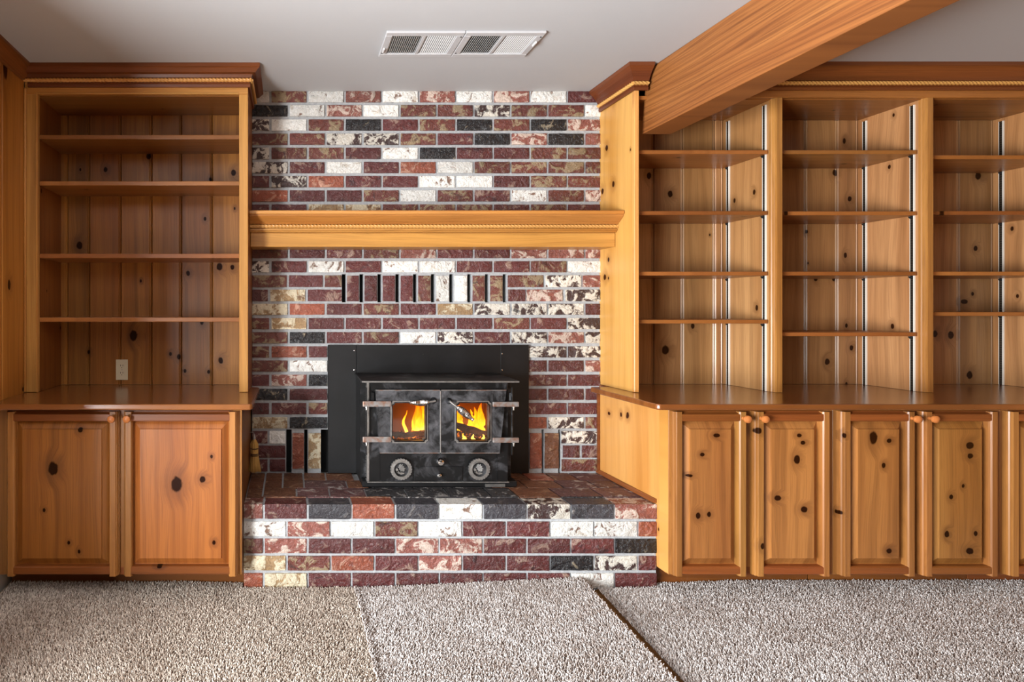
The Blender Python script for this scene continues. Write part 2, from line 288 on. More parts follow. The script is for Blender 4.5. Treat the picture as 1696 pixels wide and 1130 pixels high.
# ------------------------------------------------------------------ geometry helpers
class MB:
    def __init__(s): s.v = []; s.f = []; s.mi = []
    def add(s, vs, fs, m=0):
        b = len(s.v); s.v += [tuple(p) for p in vs]; s.f += [tuple(i+b for i in f) for f in fs]; s.mi += [m]*len(fs); return s
    def box(s, x0, x1, y0, y1, z0, z1, m=0):
        return s.add([(x0,y0,z0),(x1,y0,z0),(x1,y1,z0),(x0,y1,z0),(x0,y0,z1),(x1,y0,z1),(x1,y1,z1),(x0,y1,z1)],
                     [(0,3,2,1),(4,5,6,7),(0,1,5,4),(1,2,6,5),(2,3,7,6),(3,0,4,7)], m)
    def prism(s, poly, ax, a, b, m=0):
        """poly 2D in the two other axes (in xyz order), extruded along ax from a to b"""
        def P(p, h):
            q = list(p); q.insert(ax, h); return q
        n = len(poly)
        return s.add([P(p, a) for p in poly]+[P(p, b) for p in poly],
                     [tuple(range(n))[::-1], tuple(range(n, 2*n))]+[(i, (i+1) % n, n+(i+1) % n, n+i) for i in range(n)], m)
    def lathe(s, prof, c, axis=(0, 0, 1), seg=20, m=0):
        q = Vector((0, 0, 1)).rotation_difference(Vector(axis)); c = Vector(c); vs = []; fs = []
        for (r, h) in prof:
            for k in range(seg):
                a = 2*PI*k/seg; vs.append(c+q@Vector((r*math.cos(a), r*math.sin(a), h)))
        n = len(prof)
        for i in range(n-1):
            for k in range(seg):
                k2 = (k+1) % seg; fs.append((i*seg+k, i*seg+k2, (i+1)*seg+k2, (i+1)*seg+k))
        fs.append(tuple(range(seg))[::-1]); fs.append(tuple(range((n-1)*seg, n*seg)))
        return s.add(vs, fs, m)
    def tube(s, pts, rad, seg=10, m=0):
        pts = [Vector(p) for p in pts]; n = len(pts)
        rad = rad if isinstance(rad, (list, tuple)) else [rad]*n
        vs = []; fs = []; up = Vector((0.13, 0.2, 1)).normalized()
        for i, p in enumerate(pts):
            d = (pts[min(i+1, n-1)]-pts[max(i-1, 0)]).normalized()
            a = d.cross(up);  a = a.normalized() if a.length > 1e-4 else d.orthogonal().normalized()
            b = a.cross(d)
            for k in range(seg):
                t = 2*PI*k/seg; vs.append(p+(a*math.cos(t)+b*math.sin(t))*rad[i])
        for i in range(n-1):
            for k in range(seg):
                k2 = (k+1) % seg; fs.append((i*seg+k, i*seg+k2, (i+1)*seg+k2, (i+1)*seg+k))
        fs.append(tuple(range(seg))[::-1]); fs.append(tuple(range((n-1)*seg, n*seg)))
        return s.add(vs, fs, m)
    def rope(s, p0, p1, rr, lead=0.055, step=0.0032, seg=14, m=0):
        p0, p1 = Vector(p0), Vector(p1); L = (p1-p0).length; d = (p1-p0)/L
        a = d.cross(Vector((0, 0, 1))).normalized(); b = a.cross(d); n = max(2, int(L/step)); vs = []; fs = []
        for i in range(n+1):
            h = L*i/n; ph = 2*PI*h/lead
            for k in range(seg):
                th = 2*PI*k/seg; r = rr*(0.62+0.44*abs(math.cos(1.5*(th+ph))))
                vs.append(p0+d*h+(a*math.cos(th)+b*math.sin(th))*r)
        for i in range(n):
            for k in range(seg):
                k2 = (k+1) % seg; fs.append((i*seg+k, i*seg+k2, (i+1)*seg+k2, (i+1)*seg+k))
        fs.append(tuple(range(seg))[::-1]); fs.append(tuple(range(n*seg, (n+1)*seg)))
        return s.add(vs, fs, m)
    def sweep(s, prof, path, m=0):
        """closed profile of (outward, z); path of (x, y); outward = right-hand side of travel"""
        n = len(path); k = len(prof); vs = []; fs = []
        nor = []
        for i in range(n-1):
            dx, dy = path[i+1][0]-path[i][0], path[i+1][1]-path[i][1]; L = math.hypot(dx, dy); nor.append((dy/L, -dx/L))
        for i in range(n):
            if i == 0: mx, my = nor[0]
            elif i == n-1: mx, my = nor[-1]
            else:
                a, b = nor[i-1], nor[i]; q = 1+a[0]*b[0]+a[1]*b[1]; mx, my = (a[0]+b[0])/q, (a[1]+b[1])/q
            for (d, z) in prof: vs.append((path[i][0]+mx*d, path[i][1]+my*d, z))
        for i in range(n-1):
            for j in range(k):
                j2 = (j+1) % k; fs.append((i*k+j, i*k+j2, (i+1)*k+j2, (i+1)*k+j))
        fs.append(tuple(range(k))[::-1]); fs.append(tuple(range((n-1)*k, n*k)))
        return s.add(vs, fs, m)
    def plate(s, outer, inner, y0, y1, m=0):
        """flat plate in xz with one hole, thick from y0 (front) to y1"""
        bm = bmesh.new()
        for y in (y0, y1):
            es = []
            for loop in (outer, inner):
                vv = [bm.verts.new((p[0], y, p[1])) for p in loop]
                es += [bm.edges.new((vv[i], vv[(i+1) % len(vv)])) for i in range(len(vv))]
            bmesh.ops.triangle_fill(bm, use_beauty=True, edges=es)
        bm.verts.ensure_lookup_table(); no, ni = len(outer), len(inner); T = no+ni
        for base, cnt in ((0, no), (no, ni)):
            for i in range(cnt):
                j = (i+1) % cnt
                bm.faces.new((bm.verts[base+i], bm.verts[base+j], bm.verts[T+base+j], bm.verts[T+base+i]))
        bmesh.ops.recalc_face_normals(bm, faces=bm.faces); bm.verts.index_update()
        s.add([v.co[:] for v in bm.verts], [[v.index for v in f.verts] for f in bm.faces], m); bm.free(); return s
    def build(s, name, mats, parent=None, bevel=0.0, seg=1, smooth=False, kind=None, label=None):
        mats = mats if isinstance(mats, (list, tuple)) else [mats]
        off = ROOTLOC.get(parent.name, Vector((0, 0, 0))) if parent else Vector((0, 0, 0))
        bm = bmesh.new(); vv = [bm.verts.new(Vector(p)-off) for p in s.v]
        for f, mi in zip(s.f, s.mi):
            try: q = bm.faces.new([vv[i] for i in f]); q.material_index = mi
            except ValueError: pass
        bmesh.ops.recalc_face_normals(bm, faces=bm.faces)
        if bevel:
            ed = [e for e in bm.edges if len(e.link_faces) == 2 and e.calc_face_angle(0) > R(28)]
            bmesh.ops.bevel(bm, geom=ed, offset=bevel, segments=seg, affect='EDGES', profile=.6, clamp_overlap=True)
        me = bpy.data.meshes.new(name); bm.to_mesh(me); bm.free()
        for m in mats: me.materials.append(m)
        if smooth:
            for p in me.polygons: p.use_smooth = True
            me.set_sharp_from_angle(angle=R(38))
        o = bpy.data.objects.new(name, me); COL.objects.link(o)
        if parent: o.parent = parent; ROOTLOC[o.name] = off
        if kind: o['kind'] = kind
        if label: o['label'] = label
        return o
ROOTLOC = {}
def box(*a): return MB().box(*a)
def thing(name, label, cat, loc, group=None):
    o = bpy.data.objects.new(name, None); COL.objects.link(o); o.location = loc; o.empty_display_size = .1
    o['label'] = label; o['category'] = cat
    if group: o['group'] = group
    ROOTLOC[o.name] = Vector(loc); return o
def tag(o, label, cat, group=None):
    o['label'] = label; o['category'] = cat
    if group: o['group'] = group
    return o
def struct(o): o['kind'] = 'structure'; return o

CEIL = 2.50; XL = -1.326
# ------------------------------------------------------------------ structure
struct(box(-2.6, 5.2, -6.5, .25, -.12, -.012).build('floor', M['jute']))
struct(box(-2.6, 5.2, -6.5, .25, CEIL, CEIL+.1).build('ceiling', M['ceil']))
wall = struct(box(-1.6, 5.2, .075, .2, -.012, CEIL).build('wall_back', M['plaster']))
lw = struct(box(-1.5, XL-.012, -1.95, .075, -.012, CEIL).build('wall_left', M['plaster']))
struct(box(4.30, 4.45, -6.5, .075, -.012, CEIL).build('wall_right', M['wall_pine']))
# pine boards on the left wall
for a, b in ((-1.95, -1.68), (-1.675, -1.43), (-1.425, -1.18), (-1.175, -.93), (-.925, -.735), (-.73, -.535), (-.53, -.3115)):
    box(XL-.012, XL, a, b, .0 if b < -.7 else .86, CEIL-.05).build('wall_board', M['wall_pine'], lw, bevel=.004)
crl = MB().sweep([(0, CEIL-.075), (.012, CEIL-.07), (.03, CEIL-.03), (.055, CEIL-.012), (.055, CEIL), (0, CEIL)], [(XL, -1.95), (XL, -.312)])
struct(crl.build('trim_1', M['crown_y']))

# ------------------------------------------------------------------ brick wall
def brick_mesh(seed, nx=6, nz=3):
    rnd = random.Random(seed); W, H, D = 1.0, 1.0, 1.0
    vs = []; fs = []
    for j in range(nz+1):
        for i in range(nx+1):
            edge = i in (0, nx) or j in (0, nz)
            x = -0.5+i/nx; z = -0.5+j/nz
            xj = 0 if i in (0, nx) else rnd.uniform(-.04, .04); zj = 0 if j in (0, nz) else rnd.uniform(-.07, .07)
            ex = rnd.uniform(-.008, .006) if i in (0, nx) else 0; ez = rnd.uniform(-.03, .02) if j in (0, nz) else 0
            y = rnd.uniform(.02, .07) if edge else rnd.uniform(-.09, .05)
            vs.append((x+xj+math.copysign(ex, x)*1, y, z+zj+math.copysign(ez, z)))
    id = lambda i, j: j*(nx+1)+i
    for j in range(nz):
        for i in range(nx): fs.append((id(i, j), id(i+1, j), id(i+1, j+1), id(i, j+1)))
    ring = [id(i, 0) for i in range(nx+1)]+[id(nx, j) for j in range(1, nz+1)]+[id(i, nz) for i in range(nx-1, -1, -1)]+[id(0, j) for j in range(nz-1, 0, -1)]
    b = len(vs)
    for k in ring: vs.append((max(-.5, min(.5, vs[k][0]*1.015)), 1.0, max(-.5, min(.5, vs[k][2]*1.02))))
    n = len(ring)
    for k in range(n): fs.append((ring[k], b+k, b+(k+1) % n, ring[(k+1) % n]))
    return vs, fs
BRV = [brick_mesh(i) for i in range(7)]
_bm = {}
def brick(kind, x0, x1, z0, z1, yf, yb, parent, vert=False, topped=False):
    """one brick, front at yf; mesh of unit brick baked to its true size, shared by size class"""
    w_, h_ = x1-x0, z1-z0; d_ = yb-yf
    if vert: w_, h_ = h_, w_
    key = (round(w_, 2), round(h_, 2), round(d_, 2), kind, random.randrange(4))
    if key not in _bm:
        vs, fs = BRV[random.randrange(7)]; W0, H0 = key[0] or .01, key[1] or .01
        W0, H0 = w_, h_
        me = bpy.data.meshes.new('brick')
        me.from_pydata([(v[0]*W0, -d_/2+(v[1] if v[1] > .9 else v[1]*min(1, .055/d_))*d_ if v[1] > .9 else -d_/2+v[1]*.06, v[2]*H0) for v in vs], [], fs)
        for p in me.polygons: p.use_smooth = True
        me.set_sharp_from_angle(angle=R(50))
        me.materials.append(BK[kind]); _bm[key] = (me, W0, H0)
    me, W0, H0 = _bm[key]
    o = bpy.data.objects.new('brick', me); COL.objects.link(o); o.parent = parent
    off = ROOTLOC.get(parent.name, Vector((0, 0, 0)))
    o.location = Vector(((x0+x1)/2, (yf+yb)/2, (z0+z1)/2))-off
    o.scale = (w_/W0, 1, h_/H0)
    if vert: o.rotation_euler = (0, R(90), 0)
    return o

MORT = [171.8+23.5*k for k in range(27)]
XLB, XRB = -0.2105, 1.711
bx = lambda px: wx(px, 0)
bzz = lambda py: wz(py, 0)
# mortar bed, with the slot and stove openings left open as dark cavities
mb = MB()
hol = []
mor = MB()
mor.box(XLB, XRB, .006, .06, bzz(711), CEIL)                                      # above the stove row
mor2 = None
mor.v = []; mor.f = []; mor.mi = []
def mortar(px0, px1, py0, py1): mor.box(bx(px0), bx(px1), .007, .06, bzz(py1), bzz(py0))
L_, R_ = VPX+XLB*300, VPX+XRB*300
mor.box(XLB, XRB, .007, .06, bzz(454), CEIL)
mor.box(XLB, XRB, .007, .06, bzz(572), bzz(501))
mor.box(XLB, bx(543), .007, .06, bzz(712), bzz(572))
mor.box(bx(873), XRB, .007, .06, bzz(712), bzz(572))
slots = [569.8, 599, 628.9, 658.8, 688, 717.7, 748.3, 778.2, 807.4, 836.9]
edges = [L_]+[q for s_ in slots for q in (s_-3.3, s_+3.3)]+[R_]
for i in range(0, len(edges), 2): mor.box(bx(edges[i]), bx(edges[i+1]), .007, .06, bzz(501), bzz(454))
lsl = [(474, 483), (504, 509.5), (531.5, 543)]; rsl = [(873, 877), (898, 902), (925.6, 929.5)]
ed = [L_]+[q for p in lsl for q in p]
for i in range(0, len(ed)-1, 2): mor.box(bx(ed[i]), bx(ed[i+1]), .007, .06, .38, bzz(712))
ed = [q for p in rsl for q in p][1:]+[R_]
for i in range(0, len(ed), 2): mor.box(bx(ed[i]), bx(ed[i+1]), .007, .06, .38, bzz(712))
mor.build('mortar_bed', M['mortar'], wall)
box(XLB, XRB, .062, .074, .38, CEIL).build('vent_cavity', M['void'], wall)
ROWS = ['WTWPWPWPWD', 'KWPWTTMTTW', 'MWTKDTKTKP', 'TTMMTDKPKP', 'MTTDWKDDTT', 'MDWDRWTTTT', 'DMRDDWWDTT', 'RDDTWTDWTP', 'DDGGTTTDTD', None, None,
        'TDDTPDDPPP', 'MDWDWWDDTW', None, None, 'GRDTDGMMMD', 'TGDDDDDTDM', 'TKDTWMDMPM',
        'TRD......MM', 'TW......DDP', 'DPK......DD', 'KD......DDD', 'DDT......DD', 'GK......RMT']
JE = [447.8+61.45*k for k in range(9)]; JO = [477.9+61.3*k for k in range(9)]
G2 = 2.2
for r, row in enumerate(ROWS):
    if not row: continue
    top = MORT[r]-23.5+2.8 if r else 151.5; bot = MORT[r]-2.8
    js = [L_]+(JE if r % 2 == 0 else JO)+[R_]
    if r >= 18:
        left = row.split('.')[0]; right = row.split('.')[-1]
        lj = [j for j in js if j < 520]; lj = lj+[543.5]
        for i, kd in enumerate(left[:len(lj)-1]): brick(kd, bx(lj[i]+(G2 if i else 0)), bx(lj[i+1]-G2), bzz(bot), bzz(top), -.004, .05, wall)
        rj = [873.5]+[j for j in js if j > 885]
        if len(right) == 2 and len(rj) == 4: rj = [rj[0]]+rj[2:]
        rt = right if len(right) >= len(rj)-1 else right+right[-1]
        for i in range(len(rj)-1): brick(rt[i], bx(rj[i]+(G2 if i else 0)), bx(rj[i+1]-(G2 if i < len(rj)-2 else 0)), bzz(bot), bzz(top), -.004, .05, wall)
        continue
    for i, kd in enumerate(row):
        brick(kd, bx(js[i]+(G2 if i else 0)), bx(js[i+1]-(G2 if i < 9 else 0)), bzz(bot), bzz(top), -.004+random.uniform(-.002, .002), .05, wall)
def rowb(y0, y1, items):
    for (a, b, kd) in items: brick(kd, bx(a), bx(b), bzz(y1), bzz(y0), -.004, .05, wall)
rowb(456.5, 475.5, [(L_, 474.5, 'T'), (478.5, 534, 'D'), (538, 565.5, 'T'), (841.5, 899, 'T'), (904.5, 962, 'M'), (966, R_, 'P')])
rowb(480, 498.8, [(L_, 443.5, 'D'), (448, 505, 'G'), (510, 565.5, 'D'), (842, 870, 'D'), (873, 931, 'P'), (937, R_, 'M')])
for i, kd in enumerate('DDDDTWWTT'): brick(kd, bx(slots[i]+5.2), bx(slots[i+1]-5.2), bzz(499), bzz(457), -.004, .05, wall, vert=True)
rowb(714.5, 734.5, [(L_, 443, 'D'), (446.5, 472.5, 'W'), (930.5, R_, 'M')])
rowb(738.5, 758, [(L_, 472.5, 'D'), (933, 959, 'D'), (964.5, R_, 'D')])
rowb(761.5, 780.5, [(L_, 443, 'D'), (447, 472.5, 'D'), (931, R_, 'T')])
for a, b, kd in ((484.5, 503, 'R'), (511, 531, 'G'), (878, 897, 'R'), (903, 925, 'B')): brick(kd, bx(a), bx(b), bzz(776), bzz(718), -.004, .05, wall, vert=True)

# ------------------------------------------------------------------ hearth
HT = 0.390; HY = -0.511
hx0, hx1 = -0.2165, 1.699
hearth = thing('brick_hearth', 'raised brick hearth with mixed red white and black bricks below the stove', 'hearth', ((hx0+hx1)/2, HY/2, 0))
box(hx0, hx1, HY+.006, .005, -.01, HT-.006).build('mortar_core', M['mortar'], hearth)
hx = lambda px: wx(px, HY)
hz = lambda py: wz(py, HY)
JA = [436.7+72.65*k for k in range(9)]; JB = [474.6+72.75*k for k in range(9)]
HR = [('PDCRCWCMCP', JA, 836, 859.2), ('WPWTWDDWWR', JB, 864.8, 888.2), ('TPDDPPDDDK', JA, 893.2, 916.2), ('GTRDPDDKMD', JB, 921.7, 944.7), ('RGDDDDDDWD', JA, 950.3, 973.4)]
LH, RH = VPX+hx0*960/(HY-CY), VPX+hx1*960/(HY-CY)
for ri, (row, J, y0, y1) in enumerate(HR):
    js = [LH]+J+[RH]
    for i, kd in enumerate(row):
        a, b = hx(js[i]+(2.2 if i else .3)), hx(js[i+1]-(2.2 if i < 9 else .3))
        brick(kd, a, b, hz(y1), hz(y0)+(.001 if ri == 0 else 0), HY-.004+random.uniform(-.002, .002), HY+.09, hearth)
# pavers on top: rows in depth, laid flat (front at the top)
def paver(kd, x0, x1, y0, y1):
    w_, h_ = x1-x0, y1-y0
    vs, fs = BRV[random.randrange(7)]
    key = ('pav', round(w_, 3), round(h_, 3), kd)
    if key not in _bm:
        me = bpy.data.meshes.new('paver')
        me.from_pydata([(v[0]*w_, v[2]*h_, .008-v[1]*.022 if v[1] < .9 else -.02) for v in vs], [], fs)
        for p in me.polygons: p.use_smooth = True
        me.set_sharp_from_angle(angle=R(50)); me.materials.append(BK[kd]); _bm[key] = me
    o = bpy.data.objects.new('paver', _bm[key]); COL.objects.link(o); o.parent = hearth
    o.location = Vector(((x0+x1)/2, (y0+y1)/2, HT-.005))-ROOTLOC[hearth.name]
JAx = [hx0]+[hx(j) for j in JA]+[hx1]
for i, kd in enumerate('BBVBSSSBSV'): paver(kd, JAx[i]+.005, JAx[i+1]-.005, HY+.095, -.408)
for i, kd in enumerate('BBVVSSSBVV'): pass
r2 = [hx0, -.135, .03, .192, .37, .57, .77, .97, 1.10, 1.30, 1.51, hx1]
for i, kd in enumerate('BBVVSSSSBVV'): paver(kd, r2[i]+.005, r2[i+1]-.005, -.396, -.275)
r3 = [hx0, -.135, -.04, .07, .29, .40]
for i, kd in enumerate('BBBVB'): paver(kd, r3[i]+.005, r3[i+1]-.005, -.263, -.143)
for i, kd in enumerate('BBBBB'): paver(kd, [hx0, -.135, -.04, .07, .19][i]+.005, [-.135, -.04, .07, .19, .34][i]-.005, -.131, -.008)
r3 = [.42, .62, .82, 1.02, 1.20, 1.385, 1.56, hx1]
for i, kd in enumerate('SSSBBVV'): paver(kd, r3[i]+.005, r3[i+1]-.005, -.263, -.143)
r3 = [1.12, 1.27, 1.40, 1.53, hx1]
for i, kd in enumerate('BRBV'): paver(kd, r3[i]+.005, r3[i+1]-.005, -.131, -.008)

# ------------------------------------------------------------------ carpet
def hmap_mid(X, Y):
    tx = np.clip((X-.30)/(1.345-.30), 0, 1); ty = np.clip((Y+1.7)/(1.7-.52), 0, 1)
    return .004+.047*(tx**1.15)*(ty**1.1)+.008*tx*(1-ty)+.007*np.clip(1-(X-.296)/.02,0,1)
def hmap_flat(X, Y):
    return .004+.012*np.clip((Y+.75)/.25, 0, 1)*np.clip((X-1.8)/.3, 0, 1)+.006*np.clip((Y+.8)/.3, 0, 1)*np.clip((-.25-X)/.2, 0, 1)
rng = np.random.default_rng(3)
def tri_arr_mesh(name, V, F, mat):
    me = bpy.data.meshes.new(name); me.vertices.add(len(V)); me.vertices.foreach_set('co', V.astype(np.float32).ravel())
    me.loops.add(F.size); me.loops.foreach_set('vertex_index', F.astype(np.int32).ravel())
    me.polygons.add(len(F)); me.polygons.foreach_set('loop_start', np.arange(0, F.size, F.shape[1], dtype=np.int32))
    me.update(calc_edges=True); me.validate(); me.materials.append(mat); return me
def carpet(label, regions, h, edgefn, loc, pm='pile'):
    root = thing('carpet_piece', label, 'carpet', loc)
    off = np.array(loc)
    # backing
    mbk = MB()
    for (x0, x1, y0, y1, sp) in regions:
        nx, ny = max(2, int((x1-x0)/.06)), max(2, int((y1-y0)/.06))
        xs, ys = np.linspace(0, 1, nx), np.linspace(y0, y1, ny)
        vs = []
        for y in ys:
            a, b = edgefn(x0, x1, y)
            for u in xs:
                x = a+(b-a)*u; vs.append((x, y, float(h(np.array(x), np.array(y)))))
        fs = [(j*nx+i, j*nx+i+1, (j+1)*nx+i+1, (j+1)*nx+i) for j in range(ny-1) for i in range(nx-1)]
        n = len(vs); vs2 = vs+[(p[0], p[1], -.011) for p in vs]
        ring = [i for i in range(nx)]+[j*nx+nx-1 for j in range(1, ny)]+[(ny-1)*nx+i for i in range(nx-2, -1, -1)]+[j*nx for j in range(ny-2, 0, -1)]
        k = len(ring)
        mbk.add(vs2, fs)
        mbk.add([vs2[i] for i in ring]+[vs2[i+n] for i in ring], [(i, (i+1) % k, k+(i+1) % k, k+i) for i in range(k)], 1)
    mbk.build('backing', [M['carpet'], M['jute']], root)
    # pile
    VS, FS, base = [], [], 0
    for (x0, x1, y0, y1, sp) in regions:
        X, Y = np.meshgrid(np.arange(x0+.003, x1, sp), np.arange(y0+.003, y1, sp)); X = X.ravel(); Y = Y.ravel()
        n = len(X); X = X+rng.uniform(-.45, .45, n)*sp; Y = Y+rng.uniform(-.45, .45, n)*sp
        u = (X-x0)/(x1-x0)
        a = np.array([edgefn(x0, x1, q) for q in np.linspace(y0, y1, 64)]); yy = np.linspace(y0, y1, 64)
        X = np.interp(Y, yy, a[:, 0])+u*(np.interp(Y, yy, a[:, 1])-np.interp(Y, yy, a[:, 0]))
        Z = h(X, Y)-.001
        ang = rng.uniform(0, 2*PI, n); ln = sp*rng.uniform(.2, 1.1, n); H = rng.uniform(.007, .012, n)
        fld = np.sin(X*3.1+1.3*np.sin(Y*4.2))+np.sin(Y*5.3+X*1.7)
        lx = np.cos(ang)*ln+.0012*fld; ly = np.sin(ang)*ln+.0015*np.cos(X*2.3+Y*3.7); rr = sp*rng.uniform(.34, .5, n)
        P = np.zeros((n, 6, 3))
        for k in range(3):
            c, s_ = np.cos(ang+k*2*PI/3), np.sin(ang+k*2*PI/3)
            P[:, k] = np.stack([X+c*rr, Y+s_*rr, Z], 1); P[:, 3+k] = np.stack([X+lx+c*rr*.65, Y+ly+s_*rr*.65, Z+H], 1)
        f = np.array([[0, 1, 4], [0, 4, 3], [1, 2, 5], [1, 5, 4], [2, 0, 3], [2, 3, 5], [3, 4, 5]])
        F = (f[None]+(np.arange(n)*6)[:, None, None]).reshape(-1, 3)+base
        VS.append(P.reshape(-1, 3)); FS.append(F); base += n*6
    me = tri_arr_mesh('pile', np.concatenate(VS)-off, np.concatenate(FS), M[pm])
    o = bpy.data.objects.new('pile', me); COL.objects.link(o); o.parent = root; o['kind'] = 'stuff'
    return root
YN = -1.55
same = lambda a, b, y: (a, b)
def mid_edge(a, b, y):
    t = min(1, max(0, (y+1.3)/(.79))); return (.2955, 1.312+.030*t)
def right_edge(a, b, y):
    if a > 1.6: return (a, b)
    t = min(1, max(0, (y+1.3)/(.79))); return (1.352+.068*t, b)
S1 = .0064; S2 = .016
carpet('carpet tinted with warm dim light in front of the two door cabinet on the left', [(-1.31, -.223, YN, -.478, S1), (-.223, .294, YN, HY-.008, S1), (-1.31, .294, -4.2, YN, S2)], hmap_flat, same, (-.5, -1, -.011), 'pile_light_tint')
carpet('middle strip of pale carpet lifting at its right edge before the hearth', [(.296, 1.33, YN, HY-.008, S1), (.296, 1.33, -4.2, YN, S2)], hmap_mid, mid_edge, (.8, -1, -.011))
carpet('grey carpet right of the open brown seam along the row of cabinets', [(1.37, 1.70, YN, HY-.008, S1), (1.705, 4.25, YN, -.478, S1), (1.37, 4.25, -4.2, YN, S2)], hmap_flat, right_edge, (2.6, -1, -.011))

# ------------------------------------------------------------------ cabinets
DZ0, DZ1 = .106, .838
YC = -.593
def door(parent, x0, x1, pm, knob_side):
    z0, z1 = DZ0, DZ1; sw = .040; rw = .043
    ix0, ix1, iz0, iz1 = x0+sw, x1-sw, z0+rw, z1-rw
    m = MB(); e = .004; bvl = .034
    A = [(ix0-e, iz0-e), (ix1+e, iz0-e), (ix1+e, iz1+e), (ix0-e, iz1+e)]
    ins = lambda d: [(ix0+d, iz0+d), (ix1-d, iz0+d), (ix1-d, iz1-d), (ix0+d, iz1-d)]
    loops = [(A, YC-.0005), (A, YC-.002), (ins(.005), YC-.0025), (ins(bvl), YC-.020), (ins(bvl+.0015), YC-.0255)]
    vs = [(p[0], y, p[1]) for L, y in loops for p in L]; fs = [(3, 2, 1, 0)]
    for i in range(len(loops)-1):
        for k in range(4): fs.append((i*4+k, i*4+(k+1) % 4, (i+1)*4+(k+1) % 4, (i+1)*4+k))
    fs.append(tuple(range(len(vs)-4, len(vs)))); m.add(vs, fs)
    d = m.build('door', pm, parent)
    def prof(x, s): # stepped edge, s = +1 edge at low x
        q = [(0, YC), (0, YC-.012), (.004, YC-.013), (.004, YC-.019), (.007, YC-.024), (.011, YC-.025), (.011, YC-.0305), (.013, YD), (sw-.004, YD), (sw, YD+.005), (sw+.002, YD+.012), (sw+.002, YC)]
        return [(x+s*a, b) for a, b in q]
    MB().prism(prof(x0, 1), 2, z0, z1).build('stile', M['stile'], d)
    MB().prism(prof(x1, -1), 2, z0, z1).build('stile', M['stile'], d)
    def rp(z, s):
        q = [(YC, 0), (YC-.012, 0), (YC-.013, .004), (YC-.019, .004), (YC-.025, .009), (YD+.001, .011), (YD+.001, rw-.004), (YD+.006, rw), (YC, rw+.002)]
        return [(a, z+s*b) for a, b in q]
    MB().prism(rp(z0, 1), 0, x0+sw-.003, x1-sw+.003).build('rail', M['rail'], d)
    MB().prism(rp(z1, -1), 0, x0+sw-.003, x1-sw+.003).build('rail', M['rail'], d)
    kx = x1-.024 if knob_side > 0 else x0+.024
    MB().lathe([(.0085, -.001), (.0075, .004), (.007, .010), (.010, .014), (.0155, .018), (.0172, .023), (.0155, .029), (.009, .033), (.002, .0345)], (kx, YD, wz(693, YD)), (0, -1, 0), 18).build('knob', M['knob'], d, smooth=True)
    return d
def base_cabinet(label, x0, x1, doors, pm, group, side_right=False):
    c = thing('base_cabinet', label, 'cabinet', ((x0+x1)/2, -.30, 0), group)
    box(x0, x1, YC+.018, .06, .10, .853).build('carcass', M['side_z'] if not side_right else M['inner_shade_l'], c, bevel=.001)
    # face frame
    box(x0, x0+.04, YC, YC+.018, .10, .853).build('face_stile', M['stile'], c, bevel=.0015)
    box(x1-.04, x1, YC, YC+.018, .10, .853).build('face_stile', M['stile'], c, bevel=.0015)
    box(x0+.04, x1-.04, YC, YC+.018, .815, .853).build('face_rail', M['rail'], c)
    box(x0+.04, x1-.04, YC, YC+.018, .10, .135).build('face_rail', M['rail'], c)
    xm = (doors[0][1]+doors[-1][0])/2
    if len(doors) > 1: box(xm-.03, xm+.03, YC+.0005, YC+.018, .135, .815).build('face_stile', M['stile'], c)
    box(x0+.002, x1-.002, -.47, -.455, -.008, .10).build('toe_kick', M['inner_shade_l'] if side_right else M['rail'], c)  # left kick board takes the darker colour to stand for toe-space shadow
    for i, (a, b) in enumerate(doors): door(c, a, b, pm, 1 if i == 0 else -1)
    return c
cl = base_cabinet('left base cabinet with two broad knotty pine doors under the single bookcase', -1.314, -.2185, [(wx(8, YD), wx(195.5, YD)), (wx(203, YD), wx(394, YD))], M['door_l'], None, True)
x0 = 1.7
c1 = base_cabinet('narrow pine base cabinet standing against the brick hearth, right side', 1.7005, 2.4375, [(1.704, 2.037), (2.067, 2.408)], M['door_r'], 'base cabinets below the three bay bookcase')
box(1.6985, 1.7003, YC, HY-.02, .105, .853).build('side_stile', M['face_z'], c1, label='pale pine end of the face frame')
MB().prism([(1.684, .3955), (1.699, .3955), (1.699, .414), (1.694, .414), (1.684, .402)], 1, HY, -.003).build('base_moulding', M['crown_y'], c1)
box(1.688, 1.6995, -.02, -.006, .392, .853).build('scribe_strip', M['crown_y'], c1)
c2 = base_cabinet('second base cabinet from the hearth, dark double knot high on right door', 2.4385, 3.1865, [(2.452, 2.786), (2.815, 3.155)], M['door_r'], 'base cabinets below the three bay bookcase')
c3 = base_cabinet('pine base cabinet cut off by the right edge of the photo', 3.1875, 3.935, [(3.2, 3.535), (3.565, 3.905)], M['door_r'], 'base cabinets below the three bay bookcase')

# countertops
CT0, CT1 = .854, .880
def counter(label, poly):
    m = MB().prism(poly, 2, CT0, CT1)
    o = m.build('countertop', M['counter'], bevel=.007, seg=3); tag(o, label, 'countertop'); return o
counter('varnished pine countertop with an overhanging end left of the fireplace', [(XL+.001, -.674), (-.176, -.674), (-.166, -.660), (-.164, -.13), (-.175, -.11), (-.213, -.10), (-.213, -.001), (XL+.001, -.001)])
counter('long reddish brown countertop with angled end right of the fireplace', [(1.612, -.674), (1.600, -.66), (1.598, -.115), (1.607, -.10), (1.708, -.10), (1.708, .028), (4.25, .028), (4.25, -.674)])

